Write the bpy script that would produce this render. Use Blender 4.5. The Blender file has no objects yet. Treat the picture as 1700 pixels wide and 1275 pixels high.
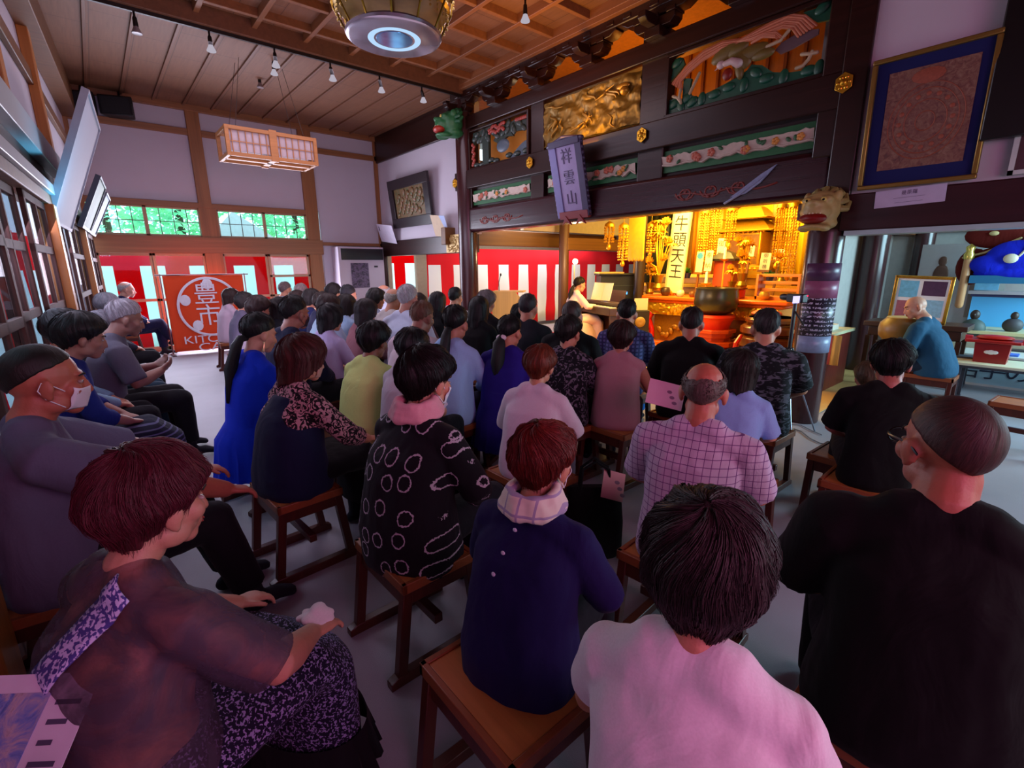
import bpy, bmesh, math, random
from mathutils import Vector, Matrix, Euler, noise
from math import sin, cos, pi, radians as R
random.seed(7)
SC = bpy.context.scene
COL = SC.collection
# ------------------------------------------------------------------ camera
cam_d = bpy.data.cameras.new('camera'); cam = bpy.data.objects.new('camera', cam_d); COL.objects.link(cam)
cam_d.sensor_width = 36; cam_d.lens = 796.44/1700*36; cam_d.clip_start = .03; cam_d.clip_end = 200
yaw, pitch, roll = R(40.317), R(13.731), R(-.442)
_f = Vector((sin(yaw)*cos(pitch), cos(yaw)*cos(pitch), -sin(pitch)))
_r = Vector((cos(yaw), -sin(yaw), 0)); _u = _r.cross(_f)
_r2 = cos(roll)*_r+sin(roll)*_u; _u2 = -sin(roll)*_r+cos(roll)*_u
M = Matrix((_r2, _u2, -_f)).transposed().to_4x4(); M.translation = (0, 0, 1.55)
cam.matrix_world = M
SC.camera = cam
SC.cycles.use_denoising = True
SC.cycles.max_bounces = 6; SC.cycles.diffuse_bounces = 3; SC.cycles.glossy_bounces = 3
SC.cycles.transparent_max_bounces = 12; SC.cycles.transmission_bounces = 4
SC.cycles.sample_clamp_indirect = 4; SC.cycles.caustics_reflective = False; SC.cycles.caustics_refractive = False
vs = SC.view_settings; vs.view_transform = 'Standard'; vs.look = 'None'; vs.gamma = 1; vs.use_curve_mapping = False; vs.exposure = 0.0
# ------------------------------------------------------------------ world (bright overcast sky seen through the windows)
w = bpy.data.worlds.new('world'); SC.world = w; w.use_nodes = True
w.node_tree.nodes['Background'].inputs[0].default_value = (.62, .86, 1, 1)
w.node_tree.nodes['Background'].inputs[1].default_value = 5.0
# ------------------------------------------------------------------ lamps
def area(name, loc, target, sx, sy, col, e, spread=180):
    d = bpy.data.lights.new(name, 'AREA'); d.shape = 'RECTANGLE'; d.size = sx; d.size_y = sy; d.color = col; d.energy = e; d.spread = R(spread)
    o = bpy.data.objects.new(name, d); COL.objects.link(o); o.location = loc
    o.rotation_euler = (Vector(target)-Vector(loc)).to_track_quat('-Z', 'Y').to_euler(); return o
def point(name, loc, col, e, r=.05):
    d = bpy.data.lights.new(name, 'POINT'); d.color = col; d.energy = e; d.shadow_soft_size = r
    o = bpy.data.objects.new(name, d); COL.objects.link(o); o.location = loc; return o
def spot(name, loc, target, col, e, ang=60, r=.05, blend=.5):
    d = bpy.data.lights.new(name, 'SPOT'); d.color = col; d.energy = e; d.shadow_soft_size = r; d.spot_size = R(ang); d.spot_blend = blend
    o = bpy.data.objects.new(name, d); COL.objects.link(o); o.location = loc
    o.rotation_euler = (Vector(target)-Vector(loc)).to_track_quat('-Z', 'Y').to_euler(); return o
# daylight coming through the curtained doors and windows behind the viewer (pink) and along the walls
area('window_light_rear', (.9, -2.6, 2.3), (1.2, 2.2, .9), 3.4, 1.6, (1, .25, .58), 80)
area('window_light_left', (-.22, 5.6, 1.9), (2.4, 5.4, .6), 3.6, 1.0, (.84, .74, 1), 52)
area('window_light_back', (2.1, 11.2, 1.5), (2.3, 5, .3), 3.6, 2.2, (.82, .80, 1), 270)
area('board_cyan_fill', (.20, 5.9, 1.95), (-.02, 6.5, 2.6), .5, .10, (.12, .62, 1), 9)  # cyan fill lamp added under the leaning board, standing in for reflected window light
area('window_light_right', (8.2, -2.6, 2.2), (8.0, 1.5, .6), 3.2, 2.0, (.50, .84, 1), 420)
area('window_light_right_front', (3.0, -2.7, 1.7), (3.2, 1.4, .5), 2.2, 1.6, (.60, .90, .80), 42)
area('altar_light', (8.6, 4.8, 3.0), (9.6, 4.9, .8), 1.6, 3.2, (1, .66, .14), 430)
area('altar_light_front', (6.3, 4.4, 2.55), (8.2, 4.6, .3), .6, 3.0, (1, .52, .08), 130)
area('openwork_glow_fill', (6.0, 4.6, 2.95), (6.3, 4.6, 4.4), .4, 5.4, (1, .50, .08), 75)  # unseen warm lamp added for orange glow through the carved openings
area('side_room_light', (8.6, 8.6, 2.6), (8.4, 9.4, .8), 4.5, .6, (1, .93, .95), 95)
area('ceiling_bounce', (2.4, 6.0, 4.1), (2.5, 6.4, 0), 3.0, 3.4, (.92, .76, .95), 92)  # overhead fill lamp added for ambient light on the crowd
area('hall_bounce', (2.6, 6.0, 1.5), (3.0, 8.6, 4.4), 3.0, 3.0, (.95, .72, .95), 42)  # unseen upward fill panel added for light bounced onto the ceiling
# ------------------------------------------------------------------ materials
def lin(c):
    if isinstance(c, str):
        c = [int(c[i:i+2], 16)/255 for i in (0, 2, 4)]
        return tuple(x/12.92 if x <= .04045 else ((x+.055)/1.055)**2.4 for x in c)
    return tuple(c)
_mc = {}
class NT:
    def __init__(s, m): s.t = m.node_tree; s.n = s.t.nodes; s.b = s.n['Principled BSDF']; s.o = s.n['Material Output']
    def __call__(s, typ, ins=None, **kw):
        n = s.n.new(typ)
        for k, v in kw.items(): setattr(n, k, v)
        for k, v in (ins or {}).items():
            if hasattr(v, 'is_output') or isinstance(v, bpy.types.NodeSocket): s.t.links.new(v, n.inputs[k])
            else: n.inputs[k].default_value = v
        return n
    def link(s, a, b): s.t.links.new(a, b)
    def coords(s, kind='Object', scale=(1, 1, 1), rot=(0, 0, 0)):
        c = s('ShaderNodeTexCoord'); return s('ShaderNodeMapping', {'Vector': c.outputs[kind], 'Scale': scale, 'Rotation': rot}).outputs[0]
    def math(s, op, a, b=0.0, c=0.0):
        return s('ShaderNodeMath', {0: a, 1: b, 2: c}, operation=op).outputs[0]
    def mix(s, f, a, b):
        n = s('ShaderNodeMix', data_type='RGBA')
        for i, v in ((0, f), (6, a), (7, b)):
            if isinstance(v, bpy.types.NodeSocket): s.link(v, n.inputs[i])
            else: n.inputs[i].default_value = v if i == 0 else (*lin(v), 1)
        return n.outputs[2]
    def ramp(s, f, stops, interp='LINEAR'):
        n = s('ShaderNodeValToRGB', {0: f}); r = n.color_ramp; r.interpolation = interp
        while len(r.elements) < len(stops): r.elements.new(.5)
        for e, (p, c) in zip(r.elements, stops): e.position = p; e.color = (*lin(c), 1)
        return n.outputs[0]
    def noise(s, vec, scale, detail=3, rough=.5, dist=0.0):
        return s('ShaderNodeTexNoise', {'Vector': vec, 'Scale': scale, 'Detail': detail, 'Roughness': rough, 'Distortion': dist}).outputs[0]
    def color(s, sock): s.link(sock, s.b.inputs['Base Color'])
    def bump(s, h, dist=.01, strength=.6):
        n = s('ShaderNodeBump', {'Height': h, 'Distance': dist, 'Strength': strength}); s.link(n.outputs[0], s.b.inputs['Normal'])
def base(name, col, rough=.6, metal=0, **kw):
    m = bpy.data.materials.new(name); m.use_nodes = True; t = NT(m)
    t.b.inputs['Base Color'].default_value = (*lin(col), 1); t.b.inputs['Roughness'].default_value = rough; t.b.inputs['Metallic'].default_value = metal
    for k, v in kw.items(): t.b.inputs[k.replace('_', ' ')].default_value = v
    return m, t
def cached(f):
    def g(*a, **k):
        key = (f.__name__, repr(a), repr(sorted(k.items())))
        if key not in _mc: _mc[key] = f(*a, **k)
        return _mc[key]
    return g
@cached
def plain(col, rough=.6, metal=0, var=.12, scale=14, bump=0.0):
    m, t = base('paint_'+str(len(_mc)), col, rough, metal)
    v = t.coords(); n = t.noise(v, scale, 4)
    c = lin(col); t.color(t.mix(n, tuple(x*(1-var) for x in c), tuple(min(1, x*(1+var)) for x in c)))
    if bump: t.bump(n, bump)
    return m
@cached
def wood(col, rough=.45, grain=(1, 1, 12), dark=.65, scale=6):
    m, t = base('wood_'+str(len(_mc)), col, rough)
    v = t.coords(scale=tuple(1/g if g > 1 else g*3 for g in grain)); n = t.noise(v, scale, 5, .6, .6)
    c = lin(col); t.color(t.ramp(n, [(.3, tuple(x*dark for x in c)), (.7, tuple(min(1, x*1.15) for x in c))])); t.bump(n, .002)
    return m
@cached
def cloth(col, wr=.012, rough=.85, scale=7):
    m, t = base('cloth_'+str(len(_mc)), col, rough); t.b.inputs['Sheen Weight'].default_value = .03; t.b.inputs['Specular IOR Level'].default_value = .2
    v = t.coords(scale=(1, 1, .6)); n = t.noise(v, scale, 4, .55, .8); f = t.noise(t.coords(), 260, 2)
    c = lin(col); t.color(t.mix(f, tuple(x*.88 for x in c), tuple(min(1, x*1.1) for x in c)))
    t.bump(n, wr, .8); return m
def cloth_pattern(name, colsock, wr=.012, rough=.85):
    m, t = base(name, (.5, .5, .5), rough); t.b.inputs['Sheen Weight'].default_value = .03; t.b.inputs['Specular IOR Level'].default_value = .2
    t.color(colsock(t)); t.bump(t.noise(t.coords(scale=(1, 1, .6)), 7, 4, .55, .8), wr, .8); return m
@cached
def skin(col='c98a6c', rough=.5):
    m, t = base('skin_'+str(len(_mc)), col, rough); t.b.inputs['Subsurface Weight'].default_value = .06; t.b.inputs['Subsurface Radius'].default_value = (.02, .008, .004)
    n = t.noise(t.coords(), 40, 4); c = lin(col); t.color(t.mix(n, tuple(x*.85 for x in c), tuple(min(1, x*1.12) for x in c))); t.bump(t.noise(t.coords(), 180, 2), .001); return m
@cached
def hairmat(col, rough=.55):
    m, t = base('hair_'+str(len(_mc)), col, rough); t.b.inputs['Specular IOR Level'].default_value = .35
    c = t('ShaderNodeTexCoord'); mp = t('ShaderNodeMapping', {'Vector': c.outputs['UV'], 'Scale': (1, .05, 1)}).outputs[0]
    n = t.noise(mp, 70, 4, .7); k = lin(col); t.color(t.ramp(n, [(.3, tuple(x*.45 for x in k)), (.75, tuple(min(1, x*1.6) for x in k))])); t.bump(n, .004, .7); return m
@cached
def emit(col, e):
    m = bpy.data.materials.new('glow_'+str(len(_mc))); m.use_nodes = True; t = NT(m)
    n = t('ShaderNodeEmission', {0: (*lin(col), 1), 1: e}); t.link(n.outputs[0], t.o.inputs[0]); return m
@cached
def glass(tint='d8f0f0', gl=.1, k=.3):
    m = bpy.data.materials.new('glass_'+str(len(_mc))); m.use_nodes = True; t = NT(m)
    tr = t('ShaderNodeBsdfTransparent', {0: (*lin(tint), 1)}); g = t('ShaderNodeBsdfGlossy', {'Roughness': .03}); lw = t('ShaderNodeLayerWeight', {0: .5})
    f = t.math('MULTIPLY_ADD', t.math('POWER', lw.outputs[1], 5.0), k, gl); mx = t('ShaderNodeMixShader', {0: f, 1: tr.outputs[0], 2: g.outputs[0]}); t.link(mx.outputs[0], t.o.inputs[0]); return m
# ------------------------------------------------------------------ mesh helpers
class MB:
    def __init__(s): s.v = []; s.f = []; s.m = []
    def add(s, vs_, fs, mi=0, mat=None):
        b = len(s.v); s.v += [tuple(mat @ Vector(p)) if mat is not None else tuple(p) for p in vs_]
        s.f += [tuple(b+i for i in f) for f in fs]; s.m += [mi]*len(fs); return s
    def box(s, x0, x1, y0, y1, z0, z1, mi=0, mat=None):
        x0, x1 = sorted((x0, x1)); y0, y1 = sorted((y0, y1)); z0, z1 = sorted((z0, z1))
        return s.add([(x0, y0, z0), (x1, y0, z0), (x1, y1, z0), (x0, y1, z0), (x0, y0, z1), (x1, y0, z1), (x1, y1, z1), (x0, y1, z1)],
                     [(3, 2, 1, 0), (4, 5, 6, 7), (0, 1, 5, 4), (1, 2, 6, 5), (2, 3, 7, 6), (3, 0, 4, 7)], mi, mat)
    def loft(s, rings, mi=0, mat=None, cap=True, closed=True):
        n = len(rings[0]); vs_ = [p for r in rings for p in r]; fs = []
        for i in range(len(rings)-1):
            for j in range(n if closed else n-1):
                k = (j+1) % n; fs.append((i*n+j, i*n+k, (i+1)*n+k, (i+1)*n+j))
        if cap: fs.append(tuple(range(n-1, -1, -1))); fs.append(tuple((len(rings)-1)*n+j for j in range(n)))
        return s.add(vs_, fs, mi, mat)
    def tube(s, pts, rad, n=8, mi=0, mat=None, xax=None, flat=None, cap='round'):
        # pts: polyline; rad: float, list of floats or list of (rx, ry)
        pts = [Vector(p) for p in pts]; N = len(pts)
        rad = rad if isinstance(rad, (list, tuple)) else [rad]*N
        rad = [(r, r) if not isinstance(r, (tuple, list)) else tuple(r) for r in rad]
        if flat: rad = [(a, b*flat) for a, b in rad]
        tg = []
        for i in range(N):
            d = pts[min(i+1, N-1)]-pts[max(i-1, 0)]; tg.append(d.normalized() if d.length > 1e-9 else Vector((0, 0, 1)))
        a = Vector(xax) if xax is not None else (Vector((1, 0, 0)) if abs(tg[0].x) < .9 else Vector((0, 1, 0)))
        P = list(zip(pts, rad, tg))
        if cap == 'round':
            r0 = min(rad[0]); r1 = min(rad[-1]); h = []
            for q in (.12, .5, .85):
                h.append((pts[0]-tg[0]*r0*math.sqrt(1-q*q), tuple(x*q for x in rad[0]), tg[0]))
            t_ = []
            for q in (.85, .5, .12): t_.append((pts[-1]+tg[-1]*r1*math.sqrt(1-q*q), tuple(x*q for x in rad[-1]), tg[-1]))
            P = h+P+t_
        rings = []
        for p, r, t in P:
            a = a-t*a.dot(t)
            if a.length < 1e-6: a = t.orthogonal()
            a.normalize(); b = t.cross(a)
            rings.append([p+a*(cos(2*pi*j/n)*r[0])+b*(sin(2*pi*j/n)*r[1]) for j in range(n)])
        return s.loft(rings, mi, mat)
    def ell(s, c, r, rot=None, n=12, m=8, mi=0, mat=None):
        if not isinstance(r, (tuple, list)): r = (r, r, r)
        rm = Euler(rot).to_matrix() if rot else None; rings = []; c = Vector(c)
        for i in range(m+1):
            th = pi*(i if 0 < i < m else (.02 if i == 0 else m-.02))/m; ring = []
            for j in range(n):
                ph = 2*pi*j/n; p = Vector((sin(th)*cos(ph)*r[0], sin(th)*sin(ph)*r[1], -cos(th)*r[2])); ring.append(c+(rm @ p if rm else p))
            rings.append(ring)
        return s.loft(rings, mi, mat)
    def lathe(s, prof, c=(0, 0, 0), n=24, mi=0, mat=None):
        return s.loft([[(c[0]+cos(2*pi*j/n)*max(r, 1e-4), c[1]+sin(2*pi*j/n)*max(r, 1e-4), c[2]+z) for j in range(n)] for r, z in prof], mi, mat)
    def prism(s, poly, z0, z1, mi=0, mat=None):
        n = len(poly); return s.add([(x, y, z0) for x, y in poly]+[(x, y, z1) for x, y in poly],
            [tuple(range(n-1, -1, -1)), tuple(range(n, 2*n))]+[(i, (i+1) % n, n+(i+1) % n, n+i) for i in range(n)], mi, mat)
    def mesh(s, name, mats, smooth=True):
        me = bpy.data.meshes.new(name); me.from_pydata(s.v, [], s.f)
        for m in mats: me.materials.append(m)
        if len(mats) > 1: me.polygons.foreach_set('material_index', s.m)
        bm = bmesh.new(); bm.from_mesh(me); bmesh.ops.recalc_face_normals(bm, faces=bm.faces); bm.to_mesh(me); bm.free()
        if smooth:
            me.polygons.foreach_set('use_smooth', [True]*len(me.polygons))
            try: me.set_sharp_from_angle(angle=R(38))
            except Exception: pass
        me.update(); return me
def obj(name, mb, mats, parent=None, bevel=0, loc=None, rot=None, smooth=True, mw=None):
    mats = mats if isinstance(mats, (list, tuple)) else [mats]
    me = mb.mesh(name, mats, smooth) if isinstance(mb, MB) else mb
    o = bpy.data.objects.new(name, me); COL.objects.link(o)
    if parent: o.parent = parent
    if loc: o.location = loc
    if rot: o.rotation_euler = rot
    if mw is not None: o.matrix_world = mw
    if bevel:
        b = o.modifiers.new('bevel', 'BEVEL'); b.width = bevel; b.segments = 2; b.limit_method = 'ANGLE'; b.angle_limit = R(40)
    return o
def tag(o, label=None, cat=None, group=None, kind=None):
    if label: o['label'] = label
    if cat: o['category'] = cat
    if group: o['group'] = group
    if kind: o['kind'] = kind
    return o
def thing(name, label, cat, loc=(0, 0, 0), rz=0, group=None, mw=None):
    o = bpy.data.objects.new(name, None); COL.objects.link(o); o.location = loc; o.rotation_euler = (0, 0, rz); o.empty_display_size = .1
    if mw is not None: o.matrix_world = mw
    return tag(o, label, cat, group)
def struct(name, mb, mats, bevel=0, **k): return tag(obj(name, mb, mats, None, bevel, **k), kind='structure')
def dup(root, loc=None, rz=None, label=None, group=None):
    r = root.copy(); COL.objects.link(r)
    if loc: r.location = loc
    if rz is not None: r.rotation_euler = (0, 0, rz)
    if label: r['label'] = label
    if group: r['group'] = group
    for ch in list(root.children):
        c = ch.copy(); COL.objects.link(c); c.parent = r
        for g in list(ch.children):
            d = g.copy(); COL.objects.link(d); d.parent = c
    return r
def frame_mat(o, ex, ey, ez):
    m = Matrix((Vector(ex), Vector(ey), Vector(ez))).transposed().to_4x4(); m.translation = Vector(o); return m
def front(x, y, z): return frame_mat((x, y, z), (0, -1, 0), (0, 0, 1), (-1, 0, 0))     # on the altar side wall, facing the room
def back(x, y, z): return frame_mat((x, y, z), (1, 0, 0), (0, 0, 1), (0, -1, 0))        # on the far wall, facing the room
LW0 = Vector((.03, 11.4, 0)); LU = Vector((-.061, -1, 0)).normalized(); LV = Vector((1, -.061, 0)).normalized()
def left(s, z=0, off=0): return frame_mat(LW0+LU*s+LV*off+Vector((0, 0, z)), -LU, (0, 0, 1), LV)   # s metres from the far corner
def text_mesh(body, size, depth=.002, align='CENTER', spacing=1.0):
    c = bpy.data.curves.new('txt', 'FONT'); c.body = body; c.size = size; c.extrude = depth; c.align_x = align; c.align_y = 'CENTER'; c.space_line = spacing
    o = bpy.data.objects.new('txt', c); COL.objects.link(o); dg = bpy.context.evaluated_depsgraph_get()
    me = bpy.data.meshes.new_from_object(o.evaluated_get(dg)); bpy.data.objects.remove(o); bpy.data.curves.remove(c); return me
def text(name, body, size, mat, parent, mw=None, loc=(0, 0, 0), depth=.002, spacing=1.0, rot=None, xs=1.0):
    me = text_mesh(body, size, depth, spacing=spacing); me.name = name; me.materials.clear(); me.materials.append(mat)
    o = bpy.data.objects.new(name, me); COL.objects.link(o); o.parent = parent; o.location = loc; o.scale = (xs, 1, 1)
    if rot: o.rotation_euler = rot
    return o
def remesh(mb, voxel, smooth=2, mats=(), name='m'):
    me = bpy.data.meshes.new('tmp'); me.from_pydata(mb.v, [], mb.f); me.update()
    bm = bmesh.new(); bm.from_mesh(me); bmesh.ops.recalc_face_normals(bm, faces=bm.faces); bm.to_mesh(me); bm.free()
    o = bpy.data.objects.new('tmp', me); COL.objects.link(o)
    r = o.modifiers.new('r', 'REMESH'); r.mode = 'VOXEL'; r.voxel_size = voxel
    if smooth: s = o.modifiers.new('s', 'SMOOTH'); s.factor = .5; s.iterations = smooth
    dg = bpy.context.evaluated_depsgraph_get(); out = bpy.data.meshes.new_from_object(o.evaluated_get(dg)); out.name = name
    bpy.data.objects.remove(o); bpy.data.meshes.remove(me)
    out.polygons.foreach_set('use_smooth', [True]*len(out.polygons)); out.materials.clear()
    for m in mats: out.materials.append(m)
    return out
def at(px, py, X=None, Y=None, Z=None):   # the point of the place seen at a pixel of the 1700x1275 photograph, on a known plane
    d = _r2*((px-850)/796.44)-_u2*((py-637.5)/796.44)+_f; o = Vector((0, 0, 1.55))
    k = X/d.x if X is not None else (Y/d.y if Y is not None else (Z-1.55)/d.z)
    return o+d*k
def V(*a): return Vector(a)
eye_d = plain('120c0a', .15, var=.03)
# ------------------------------------------------------------------ setting
DARK = wood('2b120e', .32, (1, 12, 1), .6); DARKP = wood('33140f', .30, (1, 1, 12), .6); BROWN = wood('8a5a36', .5, (12, 1, 1), .75); POST = wood('8f5c34', .5, (1, 1, 12), .75)
PLASTER = plain('b9b2bd', .9, var=.04, scale=3); PLASTER2 = plain('c3bcc6', .9, var=.04, scale=3); GOLD = plain('d6a02c', .32, .85, var=.25, scale=40, bump=.004); CEILW = wood('8f5b3c', .6, (1, 12, 1), .85, 3); ORANGEW = wood('b5701c', .5, (1, 1, 12), .8)
def floor_mat():
    m, t = base('carpet', 'a3a2ac', .55); v = t.coords(); n = t.noise(v, 2.2, 4); f = t.noise(v, 320, 2)
    a = t.mix(n, '93929c', 'aeadb8'); t.color(t.mix(t.math('MULTIPLY', f, .25), a, '77757f')); t.bump(f, .003, .5); return m
m = MB(); m.box(-3, 14, -4, 11.5, -.12, 0); struct('floor', m, floor_mat())
# --- far wall (posts, rails, plaster)
Y0 = 11.4
m = MB()
for x0, x1, z0, z1 in ((-1.2, .09, 0, 4.6), (.09, 5.6, 2.78, 4.6), (4.06, 5.6, 0, 2.78), (1.74, 2.06, 0, 2.78)): m.box(x0, x1, Y0, Y0+.12, z0, z1)
struct('wall_back', m, PLASTER)
m = MB()
for x0, x1, z0, z1, d in ((.0, .09, 0, 4.5, .06), (1.76, 1.98, 2.7, 4.5, .06), (1.74, 2.05, 0, 2.7, .05), (3.75, 4.02, 0, 4.5, .06), (5.44, 5.53, 0, 4.5, .05)): m.box(x0, x1, Y0-d, Y0+.06, z0, z1)
struct('trim_1', m, POST, .008)
m = MB()
for x0, x1, z0, z1, d in ((0, 5.53, 3.98, 4.09, .05), (.05, 4.0, 2.69, 2.79, .055), (.0, 4.06, 1.85, 2.16, .07), (4.0, 5.53, 2.05, 2.12, .05), (0, 5.53, 4.40, 4.52, .08)): m.box(x0, x1, Y0-d, Y0+.05, z0, z1)
struct('trim_2', m, BROWN, .006)
# transom windows and glazed sliding doors of the far wall
DKF = plain('3a2c28', .4); PALE = plain('a98a6c', .5); GL = glass('e6f6f4', .012)
def window(name, x0, x1, z0, z1, nx, nz, y, frame, fw, mat, bars=True):
    f = MB(); f.box(x0, x0+fw, y-.02, y+.02, z0, z1); f.box(x1-fw, x1, y-.02, y+.02, z0, z1); f.box(x0, x1, y-.02, y+.02, z0, z0+fw); f.box(x0, x1, y-.02, y+.02, z1-fw, z1)
    o = struct(name, f, mat, .003); g = MB()
    for i in range(1, nx): x = x0+(x1-x0)*i/nx; g.box(x-.006, x+.006, y-.008, y+.008, z0, z1)
    for i in range(1, nz): z = z0+(z1-z0)*i/nz; g.box(x0, x1, y-.008, y+.008, z-.006, z+.006)
    if bars: obj('lattice', g, DKF, o)
    p = MB(); p.box(x0+fw*.5, x1-fw*.5, y-.003, y+.003, z0+fw*.5, z1-fw*.5); obj('pane', p, GL, o); return o
for i, (a, b) in enumerate(((.10, .90), (.90, 1.76), (2.05, 2.91), (2.91, 3.76))): window('window_%d' % (i+1), a, b, 2.165, 2.69, 4, 2, Y0+.03, 1, .03, PALE)
for i, (a, b) in enumerate(((.09, .90), (.90, 1.75), (2.05, 2.90), (2.90, 3.74))):
    f = MB(); y = Y0+(.035 if i % 2 else .07)
    f.box(a, a+.045, y-.02, y+.02, 0, 1.85); f.box(b-.045, b, y-.02, y+.02, 0, 1.85); f.box(a, b, y-.02, y+.02, 1.80, 1.85); f.box(a, b, y-.02, y+.02, .96, 1.01); f.box(a, b, y-.02, y+.02, 0, .10)
    if i == 3: f.box(a, b, y-.02, y+.02, 1.37, 1.42)
    o = struct('door_%d' % (i+1), f, PALE, .004); p = MB(); p.box(a+.02, b-.02, y-.003, y+.003, .05, 1.83); obj('pane', p, GL, o)
# --- left wall: glazed doors, post, lintels, plaster
LM = left(0)
def lbox(mb, s0, s1, z0, z1, o0, o1): mb.box(-s1, -s0, z0, z1, o0, o1, mat=LM)
m = MB(); lbox(m, -.3, 15, 2.2, 4.6, -.2, 0); lbox(m, 9.4, 15, 0, 2.2, -.2, 0); struct('wall_left', m, PLASTER)
m = MB()
for s0, s1 in ((5.42, 5.58), (2.55, 2.7), (9.3, 9.46)): lbox(m, s0, s1, 0, 2.1, 0, .15)
for s0, s1 in ((3.65, 3.83), (6.0, 6.18), (8.4, 8.6)): lbox(m, s0, s1, 2.78, 4.2, 0, .09)
struct('trim_3', m, wood('a8672c', .45, (1, 1, 12), .8), .008)
m = MB(); lbox(m, 0, 13, 2.10, 2.2, 0, .12); lbox(m, 0, 13, 4.0, 4.4, 0, .20); lbox(m, 0, 13, 3.45, 3.6, 0, .05); struct('trim_4', m, wood('6d4526', .5, (12, 1, 1), .75), .008)
m = MB(); lbox(m, 0, 13, 2.20, 2.29, 0, .15); lbox(m, 3.7, 13, 2.55, 2.78, 0, .12); struct('trim_5', m, plain('aeb6ba', .35, var=.05), .006)
m = MB(); lbox(m, 3.7, 13, 2.29, 2.55, 0, .03); struct('trim_6', m, plain('3c2a22', .5), .004)
DRF = wood('4a2219', .7, (1, 1, 12), .7)
k = 4
for i, (s0, s1) in enumerate(((.3, 1.4), (1.4, 2.55), (2.7, 4.1), (4.1, 5.42), (5.58, 6.55), (6.55, 7.5), (7.5, 8.4), (8.4, 9.3))):
    f = MB(); of = .02 if i % 2 else .06; k += 1
    lbox(f, s0, s0+.06, 0, 2.1, of, of+.03); lbox(f, s1-.06, s1, 0, 2.1, of, of+.03)
    for z0, z1 in ((0, .12), (.62, .68), (1.24, 1.30), (1.68, 1.74), (2.04, 2.1)): lbox(f, s0, s1, z0, z1, of, of+.03)
    lbox(f, (s0+s1)/2-.02, (s0+s1)/2+.02, 0, 2.1, of, of+.03)
    o = struct('door_%d' % k, f, DRF, .004); p = MB(); lbox(p, s0+.02, s1-.02, .05, 2.07, of+.012, of+.016); obj('pane', p, glass('dfe8ee', .03, .10), o)
# --- ceiling: flat boards at the back, coffers in front
def boards():
    m, t = base('ceiling_boards', '8f5b3c', .6); v = t.coords(); b = t('ShaderNodeTexBrick', {'Vector': t.coords(rot=(0, 0, pi/2)), 'Scale': 1, 'Mortar Size': .004, 'Brick Width': .9, 'Row Height': .45}, offset=.5)
    n = t.noise(t.coords(scale=(18, 1, 1)), 3, 4); c = t.mix(n, '68402a', '84583c'); t.color(t.mix(b.outputs[1], c, '4c2c1a')); return m
m = MB(); m.box(-1.4, 5.62, 7.4, 11.5, 4.5, 4.62); m.box(-1.8, 5.3, -4, 7.4, 4.56, 4.66); struct('ceiling', m, boards())
m = MB()
for i in range(14): x = -.5+.45*i; m.box(x-.018, x+.018, 7.45, 11.4, 4.47, 4.5)
m.box(-1, 5.62, 7.30, 7.46, 4.36, 4.6); struct('trim_7', m, wood('70462e', .5, (1, 12, 1), .8), .004)
m = MB()
for i in range(10): x = -.46+.62*i; m.box(x-.03, x+.03, -3, 7.3, 4.46, 4.57)
for j in range(17): y = 7.0-.62*j; m.box(-1, 5.3, y-.03, y+.03, 4.47, 4.57)
m.box(5.1, 5.3, -3, 7.4, 4.40, 4.58); struct('trim_8', m, wood('85522f', .5, (1, 12, 1), .8), .005)
# --- altar front: round pillars, stacked beams, struts (the sanctum opens below)
XF = 5.25
m = MB()
def pillar(name, x, y, r, z1, label, mat=DARKP):
    p = MB(); p.lathe([(r*.96, 0), (r, .02), (r, z1-.03), (r*.96, z1)], (x, y, 0), 32); return tag(obj(name, p, mat), label, 'pillar')
PILM = wood('3a1a1c', .22, (1, 1, 12), .7)
pillar('round_pillar', 5.30, 1.67, .155, 1.86, 'round dark lacquered pillar wrapped with a lettered poster, under the carved lion', PILM)
pillar('round_pillar', 5.32, 7.48, .17, 4.3, 'round dark pillar at the left end of the altar front, beside the framed relief', PILM)
pillar('round_pillar', 8.55, 2.05, .16, 3.1, 'glossy dark pillar behind the monk, second from the lettered pillar', PILM)
pillar('round_pillar', 9.9, 1.75, .13, 3.1, 'slim dark pillar deep in the right room beside the statue panel', PILM)
pillar('inner_post', 8.0, 7.62, .11, 2.75, 'brown inner post standing left of the pianist by the bright lamp', wood('5a3a24', .45, (1, 1, 12), .7))
pillar('inner_post', 8.35, 5.86, .10, 2.75, 'dark inner post between the amplifier rack and the altar table', wood('2a1a10', .45, (1, 1, 12), .7))
def yb(mb, y0, y1, z0, z1, x0=XF, x1=XF+.28): mb.box(x0, x1, y0, y1, z0, z1)
m = MB(); yb(m, 1.68, 7.5, 2.155, 2.57, XF, XF+.26); struct('trim_9', m, wood('33121a', .25, (1, 12, 1), .7), .05)
m = MB(); yb(m, 1.7, 7.5, 2.5, 2.95, XF+.10, XF+.14); struct('trim_21', m, DARK)
m = MB(); yb(m, 1.6, 7.7, 2.88, 3.18, XF-.03, XF+.25); yb(m, 1.6, 7.7, 3.83, 4.03, XF-.02, XF+.22); yb(m, 1.6, 7.7, 4.30, 4.5, XF-.08, XF+.12); struct('trim_10', m, DARK, .012)
m = MB()
for y0, y1 in ((7.27, 7.62), (5.46, 5.74), (3.47, 3.82), (1.53, 1.86)): yb(m, y0, y1, 2.5, 4.1, XF+.02 if y0 not in (1.53,) else XF-.02, XF+.2)
yb(m, 1.50, 1.70, 1.84, 4.5, XF-.04, XF+.2); struct('trim_11', m, DARK, .012)
m = MB()   # bracket sets above the top beam
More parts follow.
